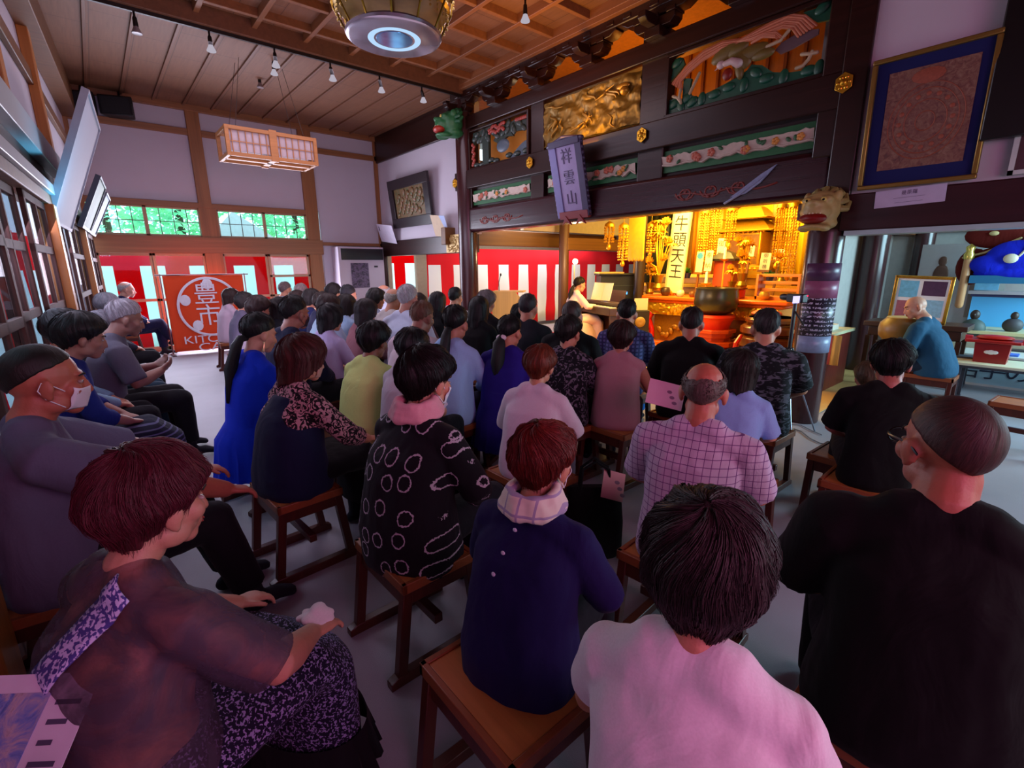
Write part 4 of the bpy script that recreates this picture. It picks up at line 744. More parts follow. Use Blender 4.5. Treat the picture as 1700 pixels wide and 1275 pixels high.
# golden lotus sprays
def lotus(px, py, X, hz, label, sc=1.0, n=7, seed=1):
    b = at(px, py, X=X); t = thing('golden_lotus', label, 'lotus', (b.x, b.y, b.z), 0, 'gilded lotus sprays on the altar'); t.scale = (sc, sc, sc); rd = random.Random(seed); m = MB(); m.lathe([(.08, 0), (.10, .05), (.06, .12), (.09, .24), (.10, .26), (.08, .26)], n=20); obj('vase', m, plain('8a6a1c', .3, .7), t)
    st, lf = MB(), MB()
    for k in range(n):
        a = rd.uniform(0, 6.28); h = rd.uniform(.45, hz); r_ = rd.uniform(.05, .26)*(1-.5*h/hz)+.02; x, y = cos(a)*r_*.5, sin(a)*r_; st.tube([(0, 0, .22), (x*.3, y*.3, .4), (x, y, h)], .010, n=6)
        if k % 2:
            for q in range(10):
                b_ = q*.628; lf.tube([(x, y, h), (x+cos(b_)*.06, y+sin(b_)*.08, h+.01), (x+cos(b_)*.10, y+sin(b_)*.13, h-.03)], [.012, .035, .006], n=8, flat=.2)
        else:
            fl = MB()
            for ring, (rr, hh) in enumerate(((.035, .11), (.065, .09), (.09, .05))):
                for q in range(8):
                    b_ = q*.785+ring*.4; fl.tube([(x, y, h-.02), (x+cos(b_)*rr*.8, y+sin(b_)*rr*.8, h+.02), (x+cos(b_)*rr, y+sin(b_)*rr, h+hh)], [.014, .026, .004], n=8, flat=.35)
            obj('flower', fl, AG, t)
    obj('stems', st, AG, t); obj('leaves', lf, AG, t)
lotus(1092, 482, 8.55, 1.15, 'tall golden lotus spray at the left end of the altar table', 1.15, 13, 3); lotus(1078, 488, 8.7, .6, 'low golden lotus bunch at the far left of the altar table', .9, 7, 9); lotus(1230, 478, 8.9, .85, 'golden lotus spray at the centre right above the bell bowl', 1.0, 11, 5); lotus(1213, 486, 9.0, .55, 'small golden lotus behind the bell bowl', .8, 6, 8); lotus(1296, 470, 9.2, .6, 'golden lotus bunch at the right of the altar', .8, 7, 12)
for px, py, X, lab in ((1140, 462, 9.35, 'small green plant in a blue pot left of the bell bowl on the altar'), (1276, 468, 9.3, 'small green plant in a blue pot at the right of the altar')):
    b = at(px, py, X=X); t = thing('potted_plant', lab, 'plant', (b.x, b.y, b.z)); m = MB(); m.lathe([(.06, 0), (.085, .10), (.09, .11), (.075, .11), (.001, .09)], n=16); obj('pot', m, plain('1c2a5a', .3), t); m = MB(); rd = random.Random(px)
    for _ in range(60): a, e, r_ = rd.uniform(0, 6.28), rd.uniform(.2, 1.4), rd.uniform(.06, .14); q = V(cos(a)*cos(e)*r_, sin(a)*cos(e)*r_, .10+sin(e)*r_); m.tube([(0, 0, .1), q*.6+V(0, 0, .05), q], [.004, .018, .003], n=6, flat=.3)
    obj('foliage', m, plain('2f6a1c', .5, var=.3), t)
for px, py, X, lab in ((1130, 452, 8.9, 'white candle on a stand in front of the lettered board'), (1203, 430, 9.1, 'white candle on a gold dish at the centre of the altar'), (1172, 470, 8.8, 'thin white candle just left above the bell bowl')):
    b = at(px, py, X=X); h0 = b.z-.97; t = thing('candle', lab, 'candle', (b.x, b.y, .97)); m = MB(); m.lathe([(.07, 0), (.075, .02), (.02, .05), (.016, max(.08, h0-.04)), (.06, max(.1, h0-.02)), (.10, max(.11, h0)), (.02, max(.10, h0-.01))], n=18); obj('candlestick', m, AG, t); m = MB(); m.lathe([(.028, h0), (.024, h0+.20), (.004, h0+.21), (.003, h0+.235)], n=14); obj('wax', m, plain('f2e6c8', .5), t)
t = thing('small_roofed_shrine', 'small shrine with a dark roof and red front, centre left of the altar', 'shrine', (9.6, at(1208, 415, X=9.6).y, 1.15)); m = MB(); m.box(-.14, .14, -.18, .18, 0, .5); obj('body', m, plain('b0401c', .4), t); m = MB(); m.loft([[(x*k, y*k, z) for x, y in ((-.24, -.28), (.24, -.28), (.24, .28), (-.24, .28))] for k, z in ((1.05, .52), (1, .48), (.5, .62), (.1, .68))]); obj('roof', m, plain('2a2620', .4), t)
t = thing('red_box', 'red lacquered offering box on the altar table behind the bell bowl', 'box', (8.65, at(1205, 470, X=8.65).y, .97)); m = MB(); m.box(-.16, .16, -.3, .3, 0, .16); obj('body', m, REDL, t, .015); m = MB(); m.box(-.18, .18, -.32, .32, .16, .19); obj('lid', m, plain('5a1008', .25), t, .008)
for px, X, r_, lab, c in ((1105, 8.6, .09, 'dark incense burner on the left of the altar table', '3a2a18'), (1130, 8.5, .07, 'small white jar on the altar table', 'd8d0c0'), (1150, 8.5, .06, 'brown tea caddy on the altar table', '6a4420'), (1270, 8.6, .08, 'brass bowl on the right of the altar table', 'a07a28'), (1116, 8.8, .06, 'orange fruit offering on the altar table', 'd8861c')):
    p = at(px, 480, X=X); m = MB(); m.lathe([(r_*.6, 0), (r_, r_*.5), (r_*1.05, r_*1.2), (r_*.8, r_*1.7), (r_*.85, r_*1.8), (.001, r_*1.75)], (p.x, p.y, .97), 20); tag(obj('altar_vessel', m, plain(c, .35, .3)), lab, 'vessel')
t = thing('wooden_rack', 'orange wooden rack with slots at the right of the altar', 'rack', (8.85, at(1290, 480, X=8.85).y-.05, .97)); m = MB(); m.box(-.15, .15, -.35, .35, 0, .06); m.box(-.15, .15, -.35, -.31, 0, .42); m.box(-.15, .15, .31, .35, 0, .42)
for z in (.14, .26, .38): m.box(-.03, .03, -.35, .35, z, z+.05)
obj('frame', m, plain('b0661c', .4), t, .004)
# ------------------------------------------------------------------ right room
t = thing('photo_frame', 'gilt framed photo collage leaning behind the monk', 'picture', mw=front(7.6, at(1487, 455, X=7.6).y, .86) @ Matrix.Rotation(R(5), 4, 'X') @ Matrix.Rotation(R(-2), 4, 'Z')); W_, H_ = .56, .56; m = MB(); fw = .035
m.box(0, W_, 0, fw, 0, .03); m.box(0, W_, H_-fw, H_, 0, .03); m.box(0, fw, 0, H_, 0, .03); m.box(W_-fw, W_, 0, H_, 0, .03); obj('frame', m, plain('d0a040', .25, .8), t, .006); m = MB(); m.box(.03, W_-.03, .03, H_-.03, 0, .012); obj('mount', m, plain('dfe4ea', .5, var=.03), t)
for x0, x1, z0, z1, c in ((.06, .24, .30, .50, '6ab4d8'), (.28, .50, .33, .50, '4a3050'), (.06, .16, .06, .26, '9a5a6a'), (.20, .50, .08, .28, '8ac0dc')): m = MB(); m.box(x0, x1, z0, z1, .012, .015); obj('photograph', m, plain(c, .4, var=.4, scale=30), t)
t = thing('picture_stand', 'low dark table carrying the gilt photo frame behind the monk', 'table', (7.75, at(1530, 500, X=7.75).y, 0)); m = MB(); m.box(-.25, .25, -.5, .5, .78, .84); m.box(-.2, .2, -.45, .45, .66, .78)
obj('top', m, plain('3a2010', .4), t, .006)
for sx in (-.2, .2):
    for sy in (-.44, .44): m = MB(); m.box(sx-.025, sx+.025, sy-.025, sy+.025, 0, .66); obj('leg', m, plain('3a2010', .4), t)
t = thing('statue_poster', 'pale panel with a photograph of a standing statue, behind the gilt photo frame', 'panel', mw=front(9.4, at(1533, 405, X=9.4).y, .6)); m = MB(); m.box(0, .80, 0, 1.22, -.03, 0); obj('board', m, plain('a9a6a8', .5, var=.08), t); m = MB(); m.ell((.26, .98, .0), (.05, .07, .012), n=14, m=8); m.ell((.26, .78, .0), (.09, .16, .014), n=14, m=8); m.ell((.26, .52, .0), (.07, .22, .012), n=14, m=8); obj('statue_image', m, plain('5a3a2c', .5), t)
m = MB(); m.box(.60, .68, .2, 1.1, .0, .004); obj('light_strip_image', m, plain('8a7a70', .4), t)
t = thing('wooden_statue', 'small dark wooden bust with a grey robe on the display counter', 'statue', (8.7, at(1612, 555, X=8.7).y, at(1612, 558, X=8.7).z)); m = MB(); m.ell((0, 0, .10), (.10, .13, .13), n=16, m=10); obj('robe', m, plain('3a4a48', .6), t); m = MB(); m.ell((0, 0, .28), (.05, .05, .065), n=14, m=10); m.tube([(0, 0, .18), (0, 0, .26)], .03, n=8); m.ell((-.05, 0, .28), (.015, .012, .02), n=8, m=6); obj('head', m, plain('2a1c18', .5), t)
t = thing('wooden_statue', 'small dark bust farther right before the blue panels', 'statue', (8.8, at(1680, 545, X=8.8).y, at(1680, 548, X=8.8).z)); m = MB(); m.ell((0, 0, .06), (.08, .10, .09), n=16, m=10); obj('robe', m, plain('3a3a40', .6), t); m = MB(); m.ell((0, 0, .18), (.04, .04, .05), n=14, m=10); obj('head', m, plain('2a1c18', .5), t)
cy = at(1598, 545, X=9.2).y
t = thing('display_counter', 'pale display counter below the blue picture panels', 'counter', (9.15, cy, 0)); m = MB(); m.box(-.5, .3, -2.4, .1, 0, .66); obj('body', m, plain('b8b49a', .5), t, .01); m = MB(); m.box(-.55, .3, -2.4, .12, .66, .70); obj('top', m, plain('c8c090', .4), t)
for k, (y0, y1, z0, z1, c, lab) in enumerate(((-.02, -.66, .74, 1.10, '5ab4f0', 'large blue lit picture panel left of the pair on the counter'), (-.70, -1.5, .74, 1.08, '62b8f0', 'blue lit picture panel at the right edge of the counter'))):
    t = thing('lit_picture', lab, 'panel', (9.3, cy, 0)); m = MB(); m.box(-.02, .02, y1, y0, z0-.04, z1); obj('panel', m, plain(c, .4, var=.06, scale=3), t); m = MB(); m.box(-.03, .02, y1-.02, y0+.02, z1, z1+.05); obj('rail', m, plain('3a3a6a', .4), t)
t = thing('shelf_display', 'row of white framed sheets with a blue portrait on the upper shelf', 'display', (9.3, cy, 0)); m = MB(); m.box(-.12, .12, -1.6, .02, 1.14, 1.18); obj('shelf', m, plain('c0b8c0', .4), t); m = MB(); m.box(-.01, .01, -.26, -.02, 1.19, 1.50); obj('portrait', m, plain('7cc4ea', .5, var=.35, scale=16), t)
for k in range(4): m = MB(); m.box(-.01, .01, -.62-.34*k, -.32-.34*k, 1.19, 1.50); obj('sheet', m, plain('b8b0a8', .7), t)
t = thing('toy_fan', 'dark red round fan decoration hanging over the right display', 'decoration', (9.0, at(1660, 390, X=9).y, at(1660, 390, X=9).z)); m = MB(); m.ell((0, 0, 0), (.05, .34, .17), n=20, m=10); m.ell((.02, .20, -.40), (.08, .17, .24), n=20, m=10); m.ell((.0, .05, -.30), (.07, .14, .14), n=16, m=8); obj('fan', m, cloth('5c120c', .02), t); m = MB(); m.ell((-.06, .05, .02), (.02, .05, .03), n=10, m=6); m.tube([(-.05, -.2, -.05), (-.06, .1, -.22), (-.06, .3, -.28)], .014, n=8); obj('knot', m, plain('c8b07a', .4), t)
t = thing('blue_cloth_figure', 'bright blue cloth decoration with a pale knot at the right edge above the shelf', 'decoration', (8.9, at(1690, 425, X=8.9).y, at(1690, 425, X=8.9).z)); m = MB()
for c, r_ in (((0, 0, 0), (.10, .30, .20)), ((0, .25, -.10), (.10, .2, .12)), ((0, -.3, .1), (.1, .3, .2)), ((.02, -.1, -.22), (.1, .5, .08))): m.ell(c, r_, n=18, m=10)
obj('cloth', remesh(m, .02, 3, [cloth('1424c8', .02)], 'cloth'), [cloth('1424c8', .02)], t); m = MB(); m.ell((-.11, .05, -.03), (.03, .07, .06), n=12, m=8); m.tube([(-.10, -.02, .0), (-.10, -.12, .16), (-.08, -.2, .3)], .014, n=6); obj('knot', m, plain('d8d0b8', .4), t); m = MB(); m.box(-.06, .06, -.6, .4, -.34, -.24); obj('teal_band', m, plain('1c6a94', .5), t)
t = thing('wooden_pole', 'pale wooden pole with a brass cap left of the red decoration', 'pole', (8.9, at(1608, 430, X=8.9).y, 1.0)); m = MB(); m.tube([(0, 0, 0), (0, 0, .62)], .045, n=14); obj('shaft', m, plain('c08a5c', .4), t); m = MB(); m.lathe([(.05, .60), (.06, .66), (.04, .70), (.05, .76), (.001, .80)], n=16); obj('cap', m, plain('d8c060', .25, .8), t)
p = at(1572, 603, X=8.95)
t = thing('lettered_sign', 'low white sign with large dark characters standing on the floor under the display', 'sign', mw=front(8.55, at(1570, 600, X=8.55).y, 0) @ Matrix.Rotation(R(-14), 4, 'X')); m = MB(); m.box(0, 2.2, .02, .40, -.02, 0); obj('board', m, plain('a8d4e4', .5, var=.05), t, .003); m = MB(); m.box(-.02, 2.22, -.0, .03, -.03, .01); m.box(-.02, 2.22, .40, .43, -.03, .01); obj('frame', m, plain('d8e0e0', .5), t)
for k, ch in enumerate('岩手の民間信仰'): text('lettering', ch, .27, plain('26324a', .6), t, loc=(.22+.24*k, .20, .002), depth=.002)
for tn, (x0, y1, lab, top) in enumerate(((7.15, .86, 'long low white topped folding table in the right room, nearer one', 'd8d8b8'), (7.95, .92, 'long low white topped folding table behind the nearer one', 'c8ccc4'))):
    t = thing('folding_table', lab, 'table', (x0, y1, 0), R(1)); m = MB(); m.box(0, .55, -1.8, 0, .455, .485); obj('tabletop', m, plain(top, .35, var=.04), t, .006)
    m = MB(); m.box(.03, .52, -1.75, -.05, .425, .455); m.box(.25, .28, -1.7, -.1, .395, .425); obj('frame', m, plain('3a4048', .4), t)
    for yy in (-.1, -1.7):
        for xx in (.05, .47): m = MB(); m.box(xx, xx+.035, yy-.018, yy+.018, 0, .43); obj('leg', m, plain('4a5460', .35, .3), t)
        m = MB(); m.box(.03, .53, yy-.02, yy+.02, 0, .03); obj('foot', m, plain('3a4048', .4), t)
t = thing('offering_box', 'red offering box with a white cloud crest on the low table', 'box', (7.42, at(1648, 580, X=7.42).y, .485)); m = MB(); m.loft([[(x*k, y*k, z) for x, y in ((-.1, -.13), (.1, -.13), (.1, .13), (-.1, .13))] for k, z in ((1, 0), (1.1, .22))]); obj('body', m, plain('8a1210', .35), t); m = MB(); m.box(-.16, .16, -.22, .22, .22, .25); m.ell((0, 0, .27), (.12, .16, .03), n=14, m=6); obj('tray', m, plain('a81c14', .35), t, .006); m = MB()
for dy, r_ in ((-.03, .028), (0, .036), (.03, .028)): m.ell((-.108, dy, .12), (.006, r_, r_*.7), n=12, m=6)
obj('crest', m, plain('e8e4e0', .5), t); m = MB(); m.box(-.1, .1, -.24, -.22, .22, .3); m.box(-.02, .02, .18, .24, .22, .28); obj('ribbon', m, plain('c03040', .5), t)
for px, py, w_, lab, c in ((1610, 592, .16, 'flat dark booklet on the low table left of the red box', '3a4048'), (1684, 580, .2, 'dark grey tray on the low table right of the red box', '3a3a40'), (1676, 588, .08, 'small blue packet on the low table beside the red box', '3a6ad0')):
    q = at(px, py, Z=.50); m = MB(); m.box(q.x-.09, q.x+.09, q.y-w_, q.y+w_, .486, .505); tag(obj('booklet', m, plain(c, .5)), lab, 'booklet')
t = thing('drum', 'round brown drum on a dark stand just left of the monk', 'drum', (6.75, at(1503, 540, X=6.75).y, 0), R(20)); m = MB(); m.lathe([(.20, -.16), (.27, -.08), (.28, 0), (.27, .08), (.20, .16), (.001, .16)], n=28, mat=Matrix.Translation((0, 0, .84)) @ Matrix.Scale(.85, 4)); obj('shell', m, plain('7a5c22', .4, var=.2), t); m = MB(); m.lathe([(.001, .165), (.20, .165), (.21, .155)], n=28, mat=Matrix.Translation((0, 0, .84)) @ Matrix.Scale(.85, 4)); obj('skin', m, plain('b09a5c', .5), t); m = MB(); m.lathe([(.22, .0), (.2, .1), (.15, .5), (.24, .70), (.20, .70)], n=20); obj('stand', m, plain('1c120e', .4), t)
t = thing('desk', 'red brown low cabinet with a pale top behind the lettered pillar', 'cabinet', (7.0, 2.05, 0), 0); m = MB(); m.box(-.3, .5, -.14, .25, 0, .70); obj('body', m, wood('6a1c12', .35, (1, 1, 12), .7), t, .008); m = MB(); m.box(-.34, .55, -.17, .28, .70, .735); obj('top', m, plain('c8c8a0', .4), t)
m = MB(); m.box(-.2, .25, -.06, .18, .735, .80); m.box(-.1, .15, -.02, .12, .80, .84); obj('papers', m, plain('d0cfc0', .6), t)
for px, py, lab, c in ((1388, 540, 'pale folded cloth hanging from the cabinet behind the lettered pillar', 'c9a95c'), (1376, 545, 'red white paper streamer hanging beside the pillar', 'c0605a')):
    q = at(px, py, X=6.62); m = MB(); P = []
    for i in range(9): P += [(6.66+.012*sin(i*1.4), q.y-.07+.14*i/8, z) for z in (.36, .55, .72)]
    m.add(P, [(i*3+j, (i+1)*3+j, (i+1)*3+j+1, i*3+j+1) for i in range(8) for j in range(2)]); o = obj('hanging_cloth', m, cloth(c, .01)); s_ = o.modifiers.new('s', 'SOLIDIFY'); s_.thickness = .004; tag(o, lab, 'cloth')
# lettered poster wrapped round the near pillar
def print_mat(name, bg, ink, rows):
    m, t = base(name, bg, .35); sp = t('ShaderNodeSeparateXYZ', {0: t.coords()}); z = sp.outputs[2]; fr = t.math('FRACT', t.math('MULTIPLY', z, rows)); row = t.math('MULTIPLY', t.math('GREATER_THAN', fr, .35), t.math('LESS_THAN', fr, .8))
    n = t.noise(t.coords(scale=(60, 60, rows*2.2)), 1, 1, .5); on = t.math('MULTIPLY', row, t.math('GREATER_THAN', n, .5)); t.color(t.mix(on, bg, ink)); return m
m = MB(); n = 24; a0, a1 = R(150), R(290); r_ = .160
for z0, z1, mi in ((.72, .88, 2), (.88, 1.24, 0), (1.24, 1.40, 1), (1.40, 1.56, 3)):
    P = [[(cos(a0+(a1-a0)*i/n)*r_, sin(a0+(a1-a0)*i/n)*r_, z) for z in (z0, z1)] for i in range(n+1)]; m.add([p for q in P for p in q], [(i*2, i*2+2, i*2+3, i*2+1) for i in range(n)], mi)
o = obj('wrapped_poster', m, [print_mat('poster_print', '241a2c', 'b9b4cc', 24), plain('8a4a6a', .35, var=.3), plain('8090b0', .35, var=.25, scale=30), plain('4a2a4a', .35, var=.3)], loc=(5.30, 1.67, 0)); s_ = o.modifiers.new('s', 'SOLIDIFY'); s_.thickness = .003; tag(o, 'clear lettered poster wrapped round the near pillar', 'poster')
# video camera on its tripod
tp = V(4.62, 1.62, 0)
t = thing('tripod', 'thin black and silver tripod standing in front of the lettered pillar', 'tripod', tp); m = MB(); m.tube([(0, 0, .62), (0, 0, 1.22)], .016, n=10); m.tube([(0, 0, .62), (0, 0, .80)], .028, n=10); m.tube([(0, 0, 1.16), (-.1, -.12, 1.05)], .008, n=6); obj('column', m, plain('141416', .4), t)
for a in (-.45, 1.7, 3.75):
    m = MB(); m.tube([(cos(a)*.03, sin(a)*.03, .82), (cos(a)*.20, sin(a)*.20, .42)], .014, n=8); obj('leg', m, plain('1a1c20', .4), t); c = obj('leg_tube', MB().tube([(cos(a)*.20, sin(a)*.20, .42), (cos(a)*.42, sin(a)*.42, .01)], .008, n=8), plain('8a90a0', .3, .7), t)
t = thing('video_camera', 'small video camera with a lit screen on the tripod', 'camera', (tp.x, tp.y, 1.23), R(-20)); m = MB(); m.box(-.035, .035, -.09, .07, 0, .075); m.tube([(0, .06, .04), (0, .13, .04)], .03, n=14); obj('body', m, plain('17141a', .35), t, .01); m = MB(); m.box(-.11, -.04, -.07, -.062, .0, .06); obj('screen', m, emit('c8c0ff', 1.6), t); m = MB(); m.ell((.02, -.092, .06), .006, n=8, m=6); obj('record_light', m, emit('ff2040', 3), t)
q = at(1308, 712, Z=0); t = thing('power_adaptor', 'small black power adaptor lying on the floor by the pillar', 'adaptor', (q.x, q.y, 0), R(30)); m = MB(); m.box(-.05, .05, -.025, .025, .001, .03); obj('body', m, plain('14161a', .4), t, .005)
m = MB(); pts = [at(x, y, Z=.008) for x, y in ((1318, 712), (1330, 716), (1345, 728), (1362, 736), (1380, 738))]; m.tube(pts, .005, n=6); m.tube([at(x, y, Z=.008) for x, y in ((1308, 704), (1330, 706), (1350, 716), (1364, 722))], .004, n=6); tag(obj('power_cable', m, plain('5a6068', .5)), 'thin grey cable running from the adaptor across the pale floor', 'cable')
# ------------------------------------------------------------------ people
from mathutils.bvhtree import BVHTree
def V(*a): return Vector(a)
def hair_mesh(style, Hm, vol=1.0, seed=0, strands=0, curl=0.0, tail=None, s=1.0, taper=None, thr=None):
    """shell of hair grown along meridians from the crown; Hm: head matrix (local to the person)"""
    st = dict(short_m=dict(thr=(80, 90, 122), L=(0, 0, 0), th=(.016, .010), vol=1.0, jit=9),
              buzz=dict(thr=(74, 84, 116), L=(0, 0, 0), th=(.0025, .002), vol=1.0, jit=2),
              fringe=dict(thr=(60, 92, 118), L=(0, 0, 0), th=(.004, .006), vol=1.0, th0=(57, 66, 42), jit=6),
              short_f=dict(thr=(86, 94, 114), L=(.045, .04, .048), th=(.030, .024), vol=1.04, jit=5),
              round_f=dict(thr=(86, 95, 112), L=(.045, .05, .062), th=(.036, .030), vol=1.06, jit=4),
              bob=dict(thr=(86, 86, 90), L=(.055, .11, .12), th=(.026, .030), vol=1.04, jit=3),
              bob_long=dict(thr=(86, 86, 88), L=(.055, .16, .17), th=(.028, .034), vol=1.05, jit=3),
              long=dict(thr=(84, 86, 88), L=(.05, .25, .36), th=(.022, .024), vol=1.03, jit=3),
              pony=dict(thr=(80, 98, 120), L=(0, 0, 0), th=(.014, .010), vol=1.0, jit=1))[style]
    if thr: st['thr'] = thr
    N, T = (56, 24) if strands < 600 else (84, 32)
    Rk = V(.078, .097, .091); c = V(0, -.012, .028); tilt = R(22); tidy = style in ('pony', 'long', 'bob', 'buzz')
    sw = .9 if seed % 2 else -.9
    def lerp3(a, az):
        k = abs(az)/pi
        return a[0]+(a[1]-a[0])*k*2 if k < .5 else a[1]+(a[2]-a[1])*(k-.5)*2
    def pt(az, t, off=0.0):
        jit = noise.noise(V(cos(az)*5, sin(az)*5, seed))*.6+noise.noise(V(cos(az)*14, sin(az)*14, seed+3))*.7
        thr = R(lerp3(st['thr'], az)+jit*st['jit']); L = lerp3(st['L'], az)*(1 if taper is None else taper)*(1+jit*.22)
        t0 = R(lerp3(st['th0'], az)+noise.noise(V(cos(az)*6, sin(az)*6, seed+8))*7) if 'th0' in st else 0
        arc = (thr-t0)*.1; tot = arc+L; d = t*tot
        th = t0+min(d, arc)/.1
        thick = st['th'][0]+(st['th'][1]-st['th'][0])*min(1, th/R(100)); thick *= vol
        short = st['L'][2] < .07
        if short: thick *= min(1, .16+(1-t)*2.6) if style not in ('fringe', 'short_m') else min(1, .08+(1-t)*1.7) if style == 'short_m' else min(1, .2+(1-t)*4, .1+t*4)
        azw = az+sw*max(0, 1-th/R(70))**1.5*.9
        dv = V(sin(th)*sin(azw), sin(th)*cos(azw), cos(th)); dv = Matrix.Rotation(tilt, 3, 'X') @ dv
        rr = V(dv.x*Rk.x*st['vol'], dv.y*Rk.y*st['vol'], dv.z*Rk.z); nrm = V(dv.x/Rk.x, dv.y/Rk.y, dv.z/Rk.z).normalized()
        fade = min(1, th/R(45)); P_ = (c+rr)*1.0
        wv = V(cos(az)*1.0, sin(az)*1.0, 0)
        q = (noise.noise(V(wv.x*4.5, wv.y*4.5, t*2.2+seed*1.7))*.55+noise.noise(V(wv.x*12, wv.y*12, t*3.5+seed*3.1))*.30)*fade
        if not tidy: q += noise.noise(P_*22+V(seed, 0, 0))*.45+noise.noise(P_*48+V(seed, 4, 0))*.30
        if curl: q += curl*noise.noise(P_*36+V(seed, 0, 0))*1.8
        p = c+rr+nrm*(thick*(1+q*.42)+off)
        if d > arc:
            e = d-arc; out = V(nrm.x, nrm.y, 0)
            tuck = -.42 if short else (-.10 if style.startswith('bob') else (.10 if e < .1 else .02))
            p = p+V(0, 0, -e)+out*(e*tuck)
            if style == 'long': p.x *= 1-.25*min(1, e/.3)
        return p
    vs_, fs, uv = [], [], []
    for i in range(T+1):
        for j in range(N):
            az = -pi+2*pi*j/N; t = (i/T) if i else .004
            vs_.append(pt(az, t)); uv.append((j/N, i/T))
    for i in range(T):
        for j in range(N): fs.append((i*N+j, i*N+(j+1) % N, (i+1)*N+(j+1) % N, (i+1)*N+j))
    base_i = len(vs_)
    for j in range(N):
        p = vs_[T*N+j]; q = p+(V(0, -.012, .02)-p)*(.22 if 'th0' not in st else .06)+V(0, 0, .012 if st['L'][2] else 0); vs_.append(q); uv.append((j/N, .9))
    for j in range(N): fs.append((T*N+j, T*N+(j+1) % N, base_i+(j+1) % N, base_i+j))
    if 'th0' not in st: fs.append(tuple(range(N-1, -1, -1)))
    rnd = random.Random(seed*77+5)
    def ribbon(pts, r):
        b = len(vs_); n = len(pts)
        for i, p in enumerate(pts):
            k = r*(1-(i/(n-1))**2*.85); d = (pts[min(i+1, n-1)]-pts[max(i-1, 0)]).normalized(); a = d.cross(p-c).normalized(); bn = d.cross(a)
            for q in range(3): vs_.append(p+a*(cos(q*2.094)*k)+bn*(sin(q*2.094)*k)); uv.append((u0+q*.002, i/n))
            if i:
                for q in range(3): o1 = b+(i-1)*3; o2 = b+i*3; fs.append((o1+q, o1+(q+1) % 3, o2+(q+1) % 3, o2+q))
    for _ in range(strands):
        az = rnd.uniform(-pi, pi); a = rnd.uniform(.02, .75); b_ = min(1.0, a+rnd.uniform(.2, .45)); u0 = (az+pi)/(2*pi); w_ = rnd.uniform(-.25, .25); of = rnd.uniform(.000, .004)
        if style in ('buzz', 'fringe'): b_ = a+.06; of = -.0005
        pts = [pt(az+w_*(q/7)*(q/7)*.5, a+(b_-a)*q/7, of+.003*sin(q*.5+az*9)) for q in range(8)]
        if not tidy and b_ > .6: of2 = rnd.uniform(0, .006); pts = [p_+(p_-c).normalized()*of2*(q/7)**2 for q, p_ in enumerate(pts)]
        if b_ > .97: pts[-1] = pts[-1]+V(rnd.uniform(-.004, .004), rnd.uniform(-.004, .004), -rnd.uniform(0, .014))
        ribbon(pts, rnd.uniform(.0007, .0015))
    if tail:   # list of points and radius, local to the head
        m = MB(); pts, rad = tail; m.tube([V(*p) for p in pts], rad, n=14, xax=(1, 0, 0)); b = len(vs_)
        for k, p in enumerate(m.v):
            p = V(*p); ang = k % 14; vs_.append(p*1.0+V(noise.noise(V(ang*3.1, p.z*6, seed))*.008, noise.noise(V(ang*2.7, p.z*6, seed+9))*.008, 0)); uv.append((ang/14*1.3, p.z))
        fs += [tuple(b+i for i in f) for f in m.f]
    me = bpy.data.meshes.new('hair'); me.from_pydata([tuple(Hm @ Vector(p)) for p in vs_], [], fs); ul = me.uv_layers.new(name='UVMap')
    for lp in me.loops: ul.data[lp.index].uv = uv[lp.vertex_index]
    me.polygons.foreach_set('use_smooth', [True]*len(me.polygons)); me.update(); return me
eye_w = plain('a89c96', .2, var=.03); ARMS = dict(lap=((.235, .055, .295), (.105, .235, .205), (-.62, .62, -.25), (0, -.25, -1)),
            clasp=((.235, .06, .295), (.10, .25, .215), (-.85, .45, -.1), (.2, .3, -1)),
            knee=((.245, .12, .31), (.165, .345, .205), (-.1, 1, -.22), (0, -.2, -1)),
            far_knee=((.25, .24, .36), (.17, .46, .22), (-.05, 1, -.35), (0, -.3, -1)),
            hold=((.24, .08, .28), (.13, .28, .33), (-.25, .75, .5), (-.5, -.6, .5)),
            piano=((.215, .10, .34), (.15, .335, .33), (0, 1, -.12), (0, 0, -1)),
            cross=((.24, .06, .32), (.02, .20, .33), (-1, .15, .05), (0, -1, -.1)),
            side=((.25, -.02, .28), (.22, .17, .20), (-.1, .9, -.35), (0, -.3, -1)))
SEAT = .42
PEOPLE = []
